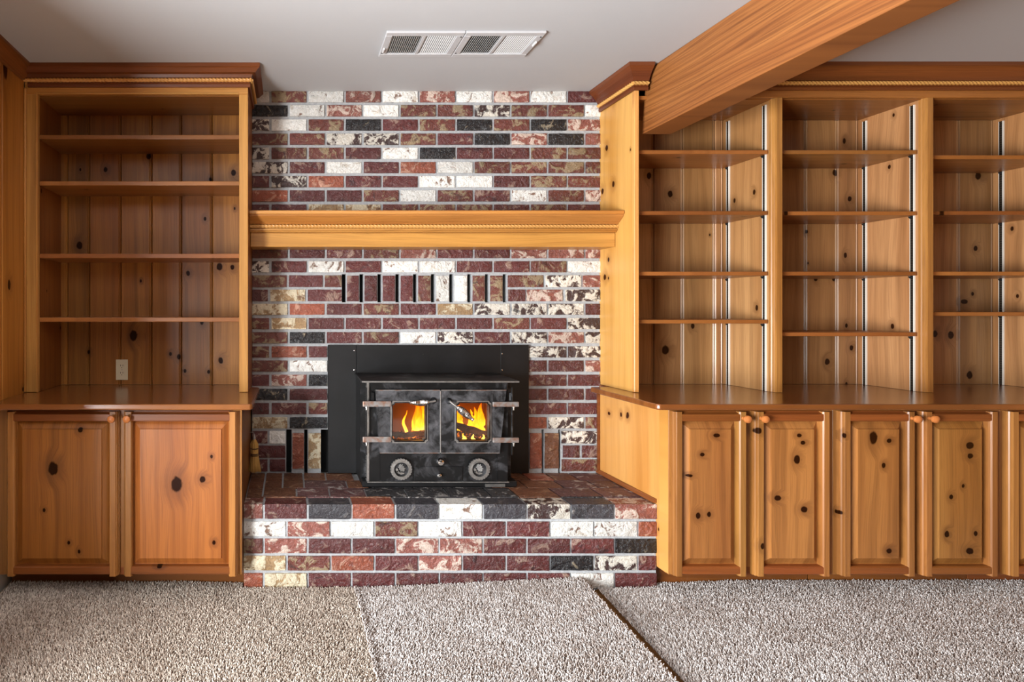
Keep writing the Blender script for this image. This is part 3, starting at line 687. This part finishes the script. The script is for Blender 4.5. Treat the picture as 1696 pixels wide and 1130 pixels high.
# ------------------------------------------------------------------ bookcases
def crown_set(parent, path, rope_pts, zt, zb, mat):
    H = zt-zb
    prof = [(0, zb), (.010, zb), (.013, zb+.012), (.010, zb+.018), (.012, zb+.020), (.012, zb+.040), (.018, zb+.044), (.024, zb+.058), (.040, zb+H-.038), (.056, zb+H-.022), (.062, zb+H-.018), (.062, zt), (0, zt)]
    MB().sweep(prof, path).build('crown_moulding', mat, parent)
    for a, b in rope_pts: MB().rope(a, b, .0098).build('rope_moulding', M['rope'], parent, smooth=True)
# --- left bookcase
bl = thing('bookcase', 'tall single bookcase of honey pine with shade painted inside left of the brick chimney', 'bookcase', (-.77, -.15, .88))
OX0, OX1 = wx(63, YF_L), wx(396, YF_L); OZ1 = wz(156.5, YF_L)
box(XL+.001, OX0, YF_L, YF_L+.02, .881, OZ1+.001).build('face_stile', M['face_z'], bl, bevel=.002)
box(OX1, -.2115, YF_L, YF_L+.02, .881, OZ1+.001).build('face_stile', M['face_z'], bl, bevel=.002)
box(XL+.001, -.2115, YF_L, YF_L+.02, OZ1+.001, CEIL-.001).build('top_rail', M['face_x'], bl, bevel=.001)
MB().prism([(OX0, YF_L-.004), (OX0, YF_L), (OX0-.01, YF_L)], 2, .881, OZ1).build('bead', M['face_z'], bl)
box(OX0-.01, OX0-.001, YF_L-.004, YF_L-.0005, .881, OZ1+.009).build('bead', M['face_z'], bl, bevel=.0015)
box(OX0-.001, OX1, YF_L-.004, YF_L-.0005, OZ1+.001, OZ1+.009).build('bead', M['face_x'], bl, bevel=.0015)
box(XL+.0005, XL+.012, YF_L-.014, YF_L-.0005, .881, OZ1+.03).build('corner_bead', M['face_z'], bl, bevel=.004)
box(OX0-.022, OX0-.003, YF_L+.021, -.012, .881, OZ1).build('side_panel', M['inner_shade_l'], bl)
box(OX1+.02, -.2118, YF_L+.021, -.003, .881, OZ1+.05).build('side_panel', M['inner_shade_l'], bl)
box(OX0-.003, OX1+.02, YF_L+.021, -.012, OZ1-.004, OZ1+.016).build('top_panel', M['shelf'], bl)
js = [(-1.284)]+[wx(p, 0) for p in (113, 149, 201, 252, 301, 352, 404)]+[-.235]
for i in range(len(js)-1):
    a, b = js[i], js[i+1]; g = .0012
    MB().prism([(a+g, .0), (a+g, -.006), (a+g+.005, -.011), (b-g-.012, -.011), (b-g-.009, -.008), (b-g-.006, -.011), (b-g-.004, -.011), (b-g, -.006), (b-g, .0)], 2, .881, OZ1).build('back_board', M['back_shade_l'], bl)
for py0 in (222.5, 299.5, 420, 526):
    yf = YF_L+.012; zt = wz(py0, yf)
    box(OX0-.002, OX1+.018, yf+.009, -.012, zt-.022, zt).build('shelf', M['shelf'], bl, bevel=.003, seg=2)
    bl.children[-1]
zb = wz(144, YF_L-.01)
crown_set(bl, [(XL+.02, YF_L), (-.2115, YF_L), (-.2115, -.004)],
          [((XL+.002, YF_L-.018, zb+.031), (-.1935, YF_L-.018, zb+.031)), ((-.1935, YF_L-.018, zb+.031), (-.1935, -.012, zb+.031))], CEIL-.0005, zb, M['crown_x'])
# --- right bookcase
br = thing('bookcase', 'long three bay bookcase of knotty pine right of the chimney under the beam', 'bookcase', (2.9, -.15, .88))
ZR = wz(161.5, YF_R)
side = box(1.711, 1.731, YF_R+.02, .028, .881, CEIL-.002).build('side_panel', M['side_z'], br)
box(1.7095, 1.7325, YF_R, YF_R+.02, .881, CEIL-.002).build('face_stile', M['face_z'], br, bevel=.002)
BAYS = [(1.7325, 2.405), (2.446, 3.155), (3.196, 3.905)]
for k in range(3):
    xw = BAYS[k][1]
    x2 = xw+.041
    box(xw, x2, YF_R+.032, .028, .881, ZR+.02).build('divider_panel', M['inner_z'], br)
    MB().prism([(xw, YF_R+.032), (xw, YF_R+.022), (xw+.004, YF_R+.018), (xw+.005, YF_R+.011), (xw+.009, YF_R+.008), (xw+.010, YF_R+.001), (xw+.013, YF_R), (x2-.002, YF_R), (x2, YF_R+.003), (x2, YF_R+.032)], 2, .881, ZR).build('face_stile', M['stile_r'], br)
box(1.925, 3.95, YF_R, YF_R+.02, ZR, CEIL-.002).build('top_rail', M['rail_r'], br, bevel=.002)
for a, b in BAYS: box(a-.0, b, YF_R+.021, .018, ZR-.003, ZR+.015).build('top_panel', M['shelf'], br)
bj = [[1.733, 1.79, wx(1082.6, YB_R-.01), wx(1131, YB_R-.01), wx(1184, YB_R-.01), 2.404], [2.447, 2.50, 2.61, wx(1335, YB_R-.01), wx(1387, YB_R-.01), wx(1415, YB_R-.01)], [3.197, 3.26, 3.37, wx(1532, YB_R-.01), wx(1588, YB_R-.01), wx(1637, YB_R-.01)]]
bj[1][-1] = 3.154; bj[2][-1] = 3.904; bj[1].insert(-1, wx(1412, YB_R-.01)) if False else None
for L in bj:
    for a, b in zip(L[:-1], L[1:]):
        g = .0012
        MB().prism([(a+g, YB_R), (a+g, YB_R-.006), (a+g+.005, YB_R-.011), (b-g-.014, YB_R-.011), (b-g-.010, YB_R-.007), (b-g-.006, YB_R-.011), (b-g-.004, YB_R-.011), (b-g, YB_R-.006), (b-g, YB_R)], 2, .881, ZR-.003).build('back_board', M['back_r'], br)
SHY = [(248.5, 349.4, 450, 529.6), (248.6, 350, 450, 550.6), (257, 349.4, 450, 517)]
for (a, b), ys in zip(BAYS, SHY):
    for py0 in ys:
        yf = YF_R+.034; zt = wz(py0, yf)
        sh = box(a+.001, b-.003, yf, .017, zt-.020, zt).build('shelf', M['shelf'], br, bevel=.004, seg=2)
        for yy in (-.26, -.02):
            MB().prism([(yy-.006, zt-.022), (yy+.006, zt-.022), (yy+.006, zt-.027), (yy-.002, zt-.034), (yy-.006, zt-.030)], 0, b-.016, b-.0045).build('shelf_clip', M['void'], sh)
    for yy in (-.262, -.018):
        o = box(b-.0045, b-.0002, yy-.008, yy+.008, .881, ZR-.02).build('shelf_standard', M['standard'], br)
        box(b-.0062, b-.0003, yy+.008, yy+.0098, .881, ZR-.02).build('standard_lip', M['lip'], o)
        box(b-.0075, b-.0003, yy-.0125, yy-.008, .881, ZR-.02).build('standard_lip', M['lip'], o)
zb = wz(149, YF_R-.01)
XS = 1.711
crown_set(br, [(XS, -.004), (XS, YF_R), (1.772, YF_R)], [((XS-.018, -.012, zb+.031), (XS-.018, YF_R-.018, zb+.031)), ((XS-.018, YF_R-.018, zb+.031), (1.768, YF_R-.018, zb+.031))], CEIL-.0005, zb, M['crown_y'])
crown_set(br, [(1.922, YF_R), (4.25, YF_R)], [((1.924, YF_R-.018, zb+.031), (4.25, YF_R-.018, zb+.031))], CEIL-.0005, zb, M['crown_x'])

# ------------------------------------------------------------------ ceiling beam
ZBm = wz(218, YF_R)
bo = MB().prism([(1.773, ZBm), (1.919, ZBm), (1.921, CEIL-.0005), (1.795, CEIL-.0005)], 1, -6.4, YF_R+.045)
bo = bo.build('ceiling_beam', M['beam'], bevel=.004, seg=2); tag(bo, 'thick rough sawn fir beam running under the ceiling into the bookcase', 'beam')

# ------------------------------------------------------------------ mantel
mt = thing('mantel_shelf', 'honey pine mantel shelf with rope moulding across the brick chimney', 'mantel', (.75, -.08, 1.63))
mx0, mx1 = -.2108, 1.7088
zt, zb0 = wz(348.5, -.237), wz(409, -.152)
MB().prism([(-.237, zt), (-.237, zt-.016), (-.231, zt-.019), (-.006, zt-.019), (-.006, zt)], 0, mx0, mx1).build('shelf_board', M['mantel'], mt, bevel=.002)
zr = wz(375, -.175)
MB().prism([(-.006, zt-.0192), (-.228, zt-.0192), (-.226, zt-.026), (-.214, zt-.036), (-.196, zr+.024), (-.184, zr+.018), (-.178, zr+.012), (-.006, zr+.012)], 0, mx0, mx1).build('cove_moulding', M['mantel'], mt)
MB().prism([(-.006, zr+.0118), (-.166, zr+.0118), (-.166, zr-.012), (-.172, zr-.013), (-.172, zr-.020), (-.164, zr-.024), (-.160, zr-.030), (-.006, zr-.030)], 0, mx0, mx1).build('bead_moulding', M['mantel'], mt)
MB().rope((mx0, -.174, zr), (mx1, -.174, zr), .0098).build('rope_moulding', M['rope'], mt, smooth=True)
box(mx0, mx1, -.152, -.006, zb0, zr-.0302).build('mantel_beam', M['mantel'], mt, bevel=.003)

# ------------------------------------------------------------------ ceiling registers
def register(label, x0, x1, flip):
    y0, y1 = -.697, -.457; zc = CEIL
    r = thing('air_register', label, 'air vent', ((x0+x1)/2, (y0+y1)/2, zc), 'ceiling registers')
    box(x0+.02, x1-.02, y0+.02, y1-.02, zc-.0015, zc-.0003).build('duct_shadow', M['void'], r)
    fr = MB(); t = .030; a = .006
    for (p, q, s_, u) in ((x0, x1, y0, y0+t), (x0, x1, y1-t, y1), (x0, x0+t, y0+t, y1-t), (x1-t, x1, y0+t, y1-t)): fr.box(p, q, s_, u, zc-.012, zc-.0005)
    fr.build('frame', M['grey_metal'], r, bevel=.002)
    xm = (x0+x1)/2
    box(xm-.006, xm+.006, y0+t, y1-t, zc-.011, zc-.002).build('centre_bar', M['grey_metal'], r)
    sm = None
    for bank, (p, q, ang) in enumerate(((x0+t, xm-.006, 42), (xm+.006, x1-t, -24))):
        n = 15
        for k in range(n):
            x = p+(q-p)*(k+.5)/n; m = MB()
            if sm is None or bank*100+0 not in sm:
                sm = sm or {}
                me = bpy.data.meshes.new('louver'); c, s_ = math.cos(R(ang)), math.sin(R(ang)); hw, ht, L = (.0042 if ang > 0 else .0027), .0004, (y1-y0-2*t)/2
                pts = [(u*c-v_*s_, yy, u*s_+v_*c) for yy in (-L, L) for (u, v_) in ((-hw, -ht), (hw, -ht), (hw, ht), (-hw, ht))]
                me.from_pydata(pts, [], [(0, 1, 2, 3), (7, 6, 5, 4), (0, 4, 5, 1), (1, 5, 6, 2), (2, 6, 7, 3), (3, 7, 4, 0)]); me.materials.append(M['white_metal']); sm[bank*100] = me
            o = bpy.data.objects.new('louver', sm[bank*100]); COL.objects.link(o); o.parent = r
            o.location = Vector((x, (y0+y1)/2, zc-.0055))-ROOTLOC[r.name]
    lx = x0+.012 if flip else x1-.012
    ly = -.535 if flip else -.60
    box(lx-.004, lx+.004, ly-.02, ly+.02, zc-.020, zc-.011).build('lever', M['white_metal'], r, bevel=.002)
    for (p, q) in ((x0+.010, -.50), (x1-.010, -.66)): MB().lathe([(.004, 0), (.003, .002)], (p, q, zc-.012), (0, 0, -1), 8).build('screw', M['void'], r)
register('white louvered air register on the ceiling, left one of the pair', .4165, .7575, True)
register('white louvered air register on the ceiling, right one of the pair', .7605, 1.107, False)

# ------------------------------------------------------------------ outlet
ot = thing('electrical_outlet', 'almond duplex outlet on the back of the left bookcase', 'outlet', (-.926, -.012, .963))
ox, oz = -.926, .963
box(ox-.033, ox+.033, -.0165, -.0115, oz-.056, oz+.056).build('cover_plate', M['almond'], ot, bevel=.002, seg=2)
for s_ in (-1, 1):
    zc = oz+s_*.020
    poly = [(ox+.017*math.cos(a), zc+.0145*math.sin(a)) for a in [2*PI*k/20 for k in range(20)]]
    q = MB().prism(poly, 1, -.0185, -.0165).build('socket', M['almond'], ot)
    for dx in (-.006, .006): box(ox+dx-.0012, ox+dx+.0012, -.0189, -.0184, zc-.001, zc+.008).build('slot', M['almond_dark'], q)
    MB().lathe([(.0024, 0), (.0024, .0004)], (ox, -.0185, zc-.008), (0, -1, 0), 10).build('slot', M['almond_dark'], q)
MB().lathe([(.0028, 0), (.002, .0012)], (ox, -.0165, oz), (0, -1, 0), 10).build('screw', M['steel'], ot)

# ------------------------------------------------------------------ wood stove
YS = -.30
zx = lambda a, y=YS: wx(580+a/5.137, y)
zy = lambda a, y=YS: wz(600+a/5.137, y)
st = thing('wood_stove', 'black cast iron wood stove insert with two glass doors and a fire inside', 'stove', (.73, -.15, HT))
# surround sheets against the brick
sx0, sx1, sxa, sxb = bx(543), bx(874), bx(590), bx(827)
stp = wz(571.5, -.012)
p = box(sx0, sxa-.001, -.016, -.006, HT+.004, stp).build('surround_panel', M['sheet'], st, bevel=.0015)
for zz in (wz(581, -.016), wz(613, -.016)): MB().lathe([(.0045, 0), (.0035, .003), (.001, .004)], (sxa-.012, -.016, zz), (0, -1, 0), 10).build('screw', M['chrome'], p)
p = box(sxb+.001, sx1, -.016, -.006, HT+.004, stp).build('surround_panel', M['sheet'], st, bevel=.0015)
for zz in (wz(586, -.016), wz(613, -.016)): MB().lathe([(.0045, 0), (.0035, .003), (.001, .004)], (sxb+.008, -.016, zz), (0, -1, 0), 10).build('screw', M['chrome'], p)
p = box(sxa, sxb, -.018, -.006, HT+.30, stp-.001).build('surround_panel', M['sheet'], st, bevel=.0015)
MB().lathe([(.003, 0), (.001, .003)], (bx(700), -.018, wz(587, -.018)), (0, -1, 0), 10).build('screw', M['chrome'], p)
ZT = EYE-.343
bxl, bxr = zx(160), zx(1340)
MB().prism([(.346, -.385), (1.112, -.385), (1.128, -.02), (.352, -.02)], 2, ZT-.010, ZT).build('top_plate', M['iron'], st, bevel=.0025, seg=2)
zB = zy(1015)
# body shell: sides, back, floor, roof, front with door opening
box(bxl, bxl+.012, YS+.012, -.02, zB, ZT-.0105).build('side_plate', M['sheet'], st)
box(bxr-.012, bxr, YS+.012, -.02, zB, ZT-.0105).build('side_plate', M['sheet'], st)
fb = MB(); fx0, fx1, fz0, fz1 = bxl+.03, bxr-.03, zy(760), zy(260)
fb.box(fx0, fx1, -.06, -.05, fz0, fz1); fb.box(fx0-.01, fx0, YS+.013, -.05, fz0, fz1); fb.box(fx1, fx1+.01, YS+.013, -.05, fz0, fz1)
fb.box(fx0, fx1, YS+.013, -.05, fz0-.012, fz0); fb.box(fx0, fx1, YS+.013, -.05, fz1, fz1+.01)
fb.build('firebox', M['firebrick'], st)
MB().plate([(bxl, zB), (bxr, zB), (bxr, ZT-.0105), (bxl, ZT-.0105)], [(zx(300), zy(720)), (zx(1240), zy(720)), (zx(1240), zy(300)), (zx(300), zy(300))], YS, YS+.012).build('front_plate', M['iron'], st)
box(bxl+.01, bxr-.004, YS-.012, YS-.0005, zy(236), zy(172)).build('fascia', M['iron'], st, bevel=.002)
# outer side shields and lower plinth
for s_, xa in ((0, .360), (1, 1.108)):
    box(xa, xa+.007, -.20, -.02, HT+.012, ZT-.0105).build('side_shield', M['sheet'], st, bevel=.001)
    box(xa, xa+.03, -.207, -.20, HT+.012, ZT-.0105).build('shield_flange', M['iron'], st, bevel=.0015)
gm = MB()
for k in range(27):
    z0 = zB+.004+k*.0185
    for sg in (1, -1):
        a, b = (z0, z0+.0185) if sg > 0 else (z0+.0185, z0)
        for j in range(3):
            ya, yb = -.285+j*.06, -.285+(j+1)*.06
            gm.tube([(bxl-.005, ya, a), (bxl-.005, yb, b)], .0017, 4); a, b = b, a
gm.build('side_grille', M['steel'], st, label='expanded metal grille')
MB().prism([(bxl-.012, YS-.004), (bxl+.002, YS-.004), (bxl+.002, YS+.02), (bxl-.012, YS+.004)], 2, zB, ZT-.011).build('corner_trim', M['steel'], st, bevel=.002)
MB().prism([(bxl-.03, -.275), (bxr+.058, -.275), (bxr+.058, -.02), (bxl-.03, -.02)], 2, HT+.0065, zB-.0065).build('plinth', M['sheet'], st, bevel=.004)
box(bxl-.01, bxr+.006, YS-.006, -.24, zB-.006, zB-.0005).build('base_lip', M['steel'], st, bevel=.0015)
box(zx(1150, -.28), zx(1318, -.28), -.281, -.2755, HT+.010, HT+.024).build('name_plate', M['steel'], st)
# doors
YDo = YS-.030
def notch(x0, x1, z0, z1, r):
    pts = []
    for (cx, cz, a0) in ((x0, z0, 90), (x1, z0, 180), (x1, z1, 270), (x0, z1, 0)):
        # concave quarter notch at each corner
        arc = [(cx+r*math.cos(R(a0-q)), cz+r*math.sin(R(a0-q))) for q in (0, 22.5, 45, 67.5, 90)]
        pts += arc
    return pts
def stove_door(outer, win, pane, mirror):
    o2 = [(zx(a, YDo), zy(b, YDo)) for a, b in outer]
    wi = notch(zx(win[0], YDo), zx(win[1], YDo), zy(win[3], YDo), zy(win[2], YDo), .012)
    d = MB().plate(o2, wi, YDo, YS-.0006).build('door', M['door_iron'], st, bevel=.0)
    wo = notch(zx(win[0]-17, YDo), zx(win[1]+17, YDo), zy(win[3]+19, YDo), zy(win[2]-17, YDo), .011)
    wm = notch(zx(win[0]-7, YDo), zx(win[1]+7, YDo), zy(win[3]+8, YDo), zy(win[2]-7, YDo), .012)
    MB().plate(wo, wm, YDo-.007, YDo-.0003).build('window_bead', M['steel'], d)
    MB().plate(wm, wi, YDo-.011, YDo-.0003).build('window_frame', M['iron'], d)
    box(zx(win[0]-10), zx(win[1]+10), YDo+.012, YDo+.016, zy(win[3]+10), zy(win[2]-10)).build('glass_pane', M['glass'], d)
    return d
dl = stove_door([(215, 240), (764, 236), (764, 774), (252, 774)], (358, 642, 345, 668), None, False)
dr = stove_door([(772, 236), (1328, 240), (1272, 774), (772, 774)], (904, 1180, 345, 668), None, True)
box(zx(763, YDo), zx(773, YDo), YDo-.004, YDo+.004, zy(772, YDo), zy(240, YDo)).build('astragal', M['steel'], dr, bevel=.0015)
for d_, a0, a1 in ((dl, 215, 762), (dr, 774, 1328)): box(zx(a0, YDo), zx(a1, YDo), YDo-.0015, YDo+.003, zy(242, YDo), zy(236, YDo)).build('door_rim', M['hinge'], d_)
for d_, a0, a1 in ((dl, 254, 762), (dr, 774, 1270)): box(zx(a0, YDo), zx(a1, YDo), YDo-.0015, YDo+.003, zy(776, YDo), zy(771, YDo)).build('door_rim', M['hinge'], d_)
box(.347, 1.111, -.3875, -.3853, ZT-.0085, ZT-.0015).build('plate_edge_highlight', M['steel'], st)  # thin steel strip added for the top plate edge's highlight and silvery wear
# hinge straps
yh = YDo-.012
for (za, zb_) in ((332, 380), (634, 682)):
    h = box(zx(106, yh), zx(348, yh), yh-.006, yh+.008, zy(zb_, yh), zy(za, yh)).build('hinge_strap', M['hinge'], dl, bevel=.004, seg=2)
for (za, zb_) in ((338, 380), (642, 686)):
    h = box(zx(1212, yh), zx(1434, yh), yh-.006, yh+.008, zy(zb_, yh), zy(za, yh)).build('hinge_strap', M['hinge'], dr, bevel=.004, seg=2)
for a, zz in ((140, 380), (140, 684), (1392, 380), (1392, 688)):
    MB().lathe([(.006, 0), (.006, .006), (.004, .007), (.004, .014), (.005, .0145), (.004, .018)], (zx(a, yh), yh+.003, zy(zz, yh)), (0, 0, -1), 8).build('hinge_pin', M['steel'], dl if a < 500 else dr)
for a in (140, 1385):
    MB().tube([(zx(a, yh), yh+.012, zy(210)), (zx(a, yh), yh+.012, zy(775))], .0045, 8).build('hinge_rod', M['iron'], st)
for a0, a1 in ((176, 206), (1345, 1372)):
    box(zx(a0), zx(a1), YS-.02, YS-.0005, zy(330), zy(250)).build('hinge_lug', M['iron'], st, bevel=.004)
# spring handles
def handle(parent, piv, a, b):
    y0 = YDo
    P = Vector((zx(piv[0], y0), y0, zy(piv[1], y0)))
    MB().lathe([(.016, -.001), (.016, .003), (.012, .008), (.010, .016), (.007, .020)], P, (0, -1, 0), 16).build('handle_boss', M['iron'], parent, smooth=True)
    A = Vector((zx(a[0], y0-.03), y0-.035, zy(a[1], y0-.03))); B = Vector((zx(b[0], y0-.03), y0-.040, zy(b[1], y0-.03)))
    MB().tube([P+Vector((0, -.014, 0)), P+Vector((0, -.03, .001)), A], [.0065, .006, .005], 10).build('handle_stem', M['steel'], parent, smooth=True)
    d = B-A; n = 40; pts = []; rad = []
    for i in range(n+1):
        q = i/n; pts.append(A+d*q); base = .0085+.0105*math.sin(PI*min(1, q*1.12)**.8)
        rad.append(base*(1+.07*math.cos(q*PI*2*14)))
    MB().tube(pts, rad, 14).build('spring_grip', M['chrome'], parent, smooth=True)
handle(dl, (708, 325), (664, 340), (500, 342))
handle(dr, (838, 330), (908, 382), (1042, 490))
# draft dials with embossed cone
def dial(cx, cz):
    c = Vector((zx(cx), YS, zy(cz))); ro = .0535
    pts = []
    for k in range(96):
        a = 2*PI*k/96; r_ = ro*(1-.075*(1 if math.cos(a*24) < -.1 else 0)); pts.append((c.x+r_*math.cos(a), c.z+r_*math.sin(a)))
    d = MB().plate(pts, [(c.x+.041*math.cos(2*PI*k/40), c.z+.041*math.sin(2*PI*k/40)) for k in range(40)], YS-.024, YS-.012).build('draft_dial', M['steel'], st)
    MB().plate([(c.x+.0405*math.cos(2*PI*k/40), c.z+.0405*math.sin(2*PI*k/40)) for k in range(40)], [(c.x+.036*math.cos(2*PI*k/40), c.z+.036*math.sin(2*PI*k/40)) for k in range(40)], YS-.028, YS-.012).build('dial_ring', M['steel'], d)
    MB().lathe([(.0402, 0), (.0402, .016), (.034, .018)], c+Vector((0, -.0005, 0)), (0, -1, 0), 40).build('dial_face', M['iron'], d)
    MB().lathe([(.012, 0), (.012, .012)], c+Vector((0, -.0005, 0)), (0, -1, 0), 12)
    cone = MB(); q = Matrix.Rotation(R(-32), 3, 'Y')
    for i in range(-3, 4):
        for j in range(-2, 3):
            v = Vector((j*.0056+(i % 2)*.0028, 0, i*.0058))
            if (v.x/.0145)**2+(v.z/.020)**2 > 1: continue
            v = q@v; cone.lathe([(.0036, 0), (.003, .003), (.001, .0045)], c+Vector((v.x+.003, -.0180, v.z+.006)), (0, -1, 0), 6)
    cone.build('embossed_cone', M['steel'], d)
    for (lx, lz, ra) in ((-.013, -.016, 40), (.004, -.021, 0), (-.020, -.006, 75)):
        lf = []; qq = R(-ra)
        for k in range(14):
            a = 2*PI*k/14; u, v_ = .0115*math.cos(a), .0050*math.sin(a)*(1+.3*math.cos(3*a)); lf.append((c.x+lx+u*math.cos(qq)-v_*math.sin(qq), c.z+lz+u*math.sin(qq)+v_*math.cos(qq)))
        MB().prism(lf, 1, YS-.022, YS-.018).build('embossed_leaf', M['steel'], d)
dial(427, 902); dial(1086, 902)
MB().lathe([(.006, 0), (.006, .010), (.014, .013), (.0195, .022), (.0195, .030), (.014, .039), (.004, .0425)], (zx(757), YS, zy(838)), (0, -1, 0), 20).build('draft_knob', M['chrome'], st, smooth=True)
dw = box(zx(545), zx(955), YS-.005, YS-.0005, zy(1006), zy(888)).build('ash_drawer', M['iron'], st, bevel=.0015)
MB().lathe([(.004, 0), (.004, .006), (.009, .009), (.012, .015), (.010, .022), (.003, .025)], (zx(750), YS-.005, zy(956)), (0, -1, 0), 16).build('knob', M['chrome'], dw, smooth=True)
for a in (250, 1250): box(zx(a)-.001, zx(a)+.001, YS-.0025, YS-.0004, zB+.002, zy(778)).build('seam', M['iron'], st)

# fire: logs, embers, flames inside the firebox
em = MB()
nx, ny = 26, 8
vs = [(fx0+.004+(fx1-fx0-.008)*i/(nx-1), -.27+.20*j/(ny-1), fz0+.005+random.uniform(.0, .026)+.055*math.sin(PI*j/(ny-1))) for j in range(ny) for i in range(nx)]
em.add(vs, [(j*nx+i, j*nx+i+1, (j+1)*nx+i+1, (j+1)*nx+i) for j in range(ny-1) for i in range(nx-1)])
e_ = em.build('ember_bed', M['ember'], None, kind='stuff'); tag(e_, 'bed of glowing orange embers on the stove floor', 'embers')
def log(label, a, b, r_):
    n = 9; A, B = Vector(a), Vector(b)
    pts = [A+(B-A)*i/(n-1)+Vector((0, random.uniform(-.003, .003), random.uniform(-.003, .003))) for i in range(n)]
    o = MB().tube(pts, [r_*random.uniform(.88, 1.08) for _ in pts], 10).build('log', M['log'], smooth=True); tag(o, label, 'log')
zf = lambda py, y: wz(py, y)
log('burning log sloping down to the right behind the right stove door', (wx(752, -.2), -.20, zf(704, -.2)), (wx(812, -.2), -.20, zf(722, -.2)), .019)
log('charred log lying along the bottom behind the right stove door', (wx(745, -.23), -.235, zf(729, -.23)), (wx(800, -.23), -.235, zf(732, -.23)), .020)
log('charred log lying flat among embers behind the left stove door', (wx(640, -.21), -.21, zf(719, -.21)), (wx(722, -.21), -.21, zf(721, -.21)), .014)
def tongue(mbd, x, y, z0, h, w_, bend):
    n = 9; pts = []; rad = []
    for i in range(n):
        q = i/(n-1); pts.append((x+bend*math.sin(q*2.6)*h+.006*math.sin(q*9+x*40), y+.01*math.sin(q*5+x*30), z0+h*q)); rad.append(max(.0012, w_*(math.sin(PI*(q*.72+.24))**1.2)*(1-.35*q)))
    mbd.tube(pts, rad, 8)
def flame(label, specs):
    m = MB()
    for s_ in specs: tongue(m, *s_)
    o = m.build('flame', M['flame'], smooth=True); tag(o, label, 'flame')
F0 = fz0+.03
flame('bright yellow flame seen through the left stove window', [(wx(p, -.13), -.13+dy, F0, h, w_, b) for p, dy, h, w_, b in ((703, 0, .27, .034, .06), (695, -.03, .25, .030, -.08), (712, .02, .28, .04, -.05), (684, .02, .22, .020, .12), (674, -.01, .15, .010, -.1), (722, 0, .26, .04, .05))])
flame('orange flame licking over the logs behind the right stove window', [(wx(p, -.13), -.13+dy, F0, h, w_, b) for p, dy, h, w_, b in ((752, 0, .20, .032, .08), (764, .02, .17, .030, -.1), (776, -.01, .15, .026, .1), (788, .02, .16, .024, .05), (800, 0, .19, .028, -.07), (742, 0, .24, .04, .06), (770, -.125, .045, .012, .1), (755, -.12, .05, .012, .1), (790, -.12, .045, .010, -.1))])

# ------------------------------------------------------------------ hearth broom
yb = -.12
X = lambda px: wx(px, yb)
Z = lambda py: wz(py, yb)
bz0 = Z(783)
bm_ = thing('hearth_broom', 'small straw hearth broom hanging on the cabinet side by the bricks', 'broom', (X(423), yb, bz0))
cx, cz = X(421), Z(727)
br_ = MB()
rr_ = random.Random(5)
for k in range(170):
    a = rr_.uniform(0, 2*PI); q = math.sqrt(rr_.random()); ux, uy = q*math.cos(a), q*math.sin(a)
    br_.tube([(cx+.006*ux, yb+.006*uy, Z(727)), (cx+.001+.021*ux, yb+.014*uy, Z(736)), (cx+.002+.019*ux, yb+.013*uy, Z(752)), (cx+.005+.036*ux*.9, yb+.018*uy, bz0+rr_.uniform(0, .014))], [.0018, .0022, .0022, .0010], 4)
br_.lathe([(.004, 0), (.012, -.02), (.014, -.07), (.013, -.09), (.016, -.14), (.012, -.15)], (cx+.002, yb, Z(727)), (0, 0, 1), 12)
br_.build('bristles', M['straw'], bm_)
for py in (743, 752, 754.5): MB().lathe([(.0212, -.0014), (.0225, 0), (.0212, .0014)], (cx+.002, yb, Z(py)), (0, 0, 1), 16).build('binding', M['twine'], bm_)
MB().lathe([(.0085, 0), (.0085, .012), (.005, .016), (.003, .026)], (cx, yb, Z(728)), (0, 0, 1), 12).build('cap', M['steel'], bm_, smooth=True)
MB().tube([(cx, yb, Z(720)), (cx-.003, yb, Z(717)), (cx-.012, yb, Z(716)), (-.2165, yb, Z(716.5))], .0018, 6).build('hook', M['steel'], bm_)
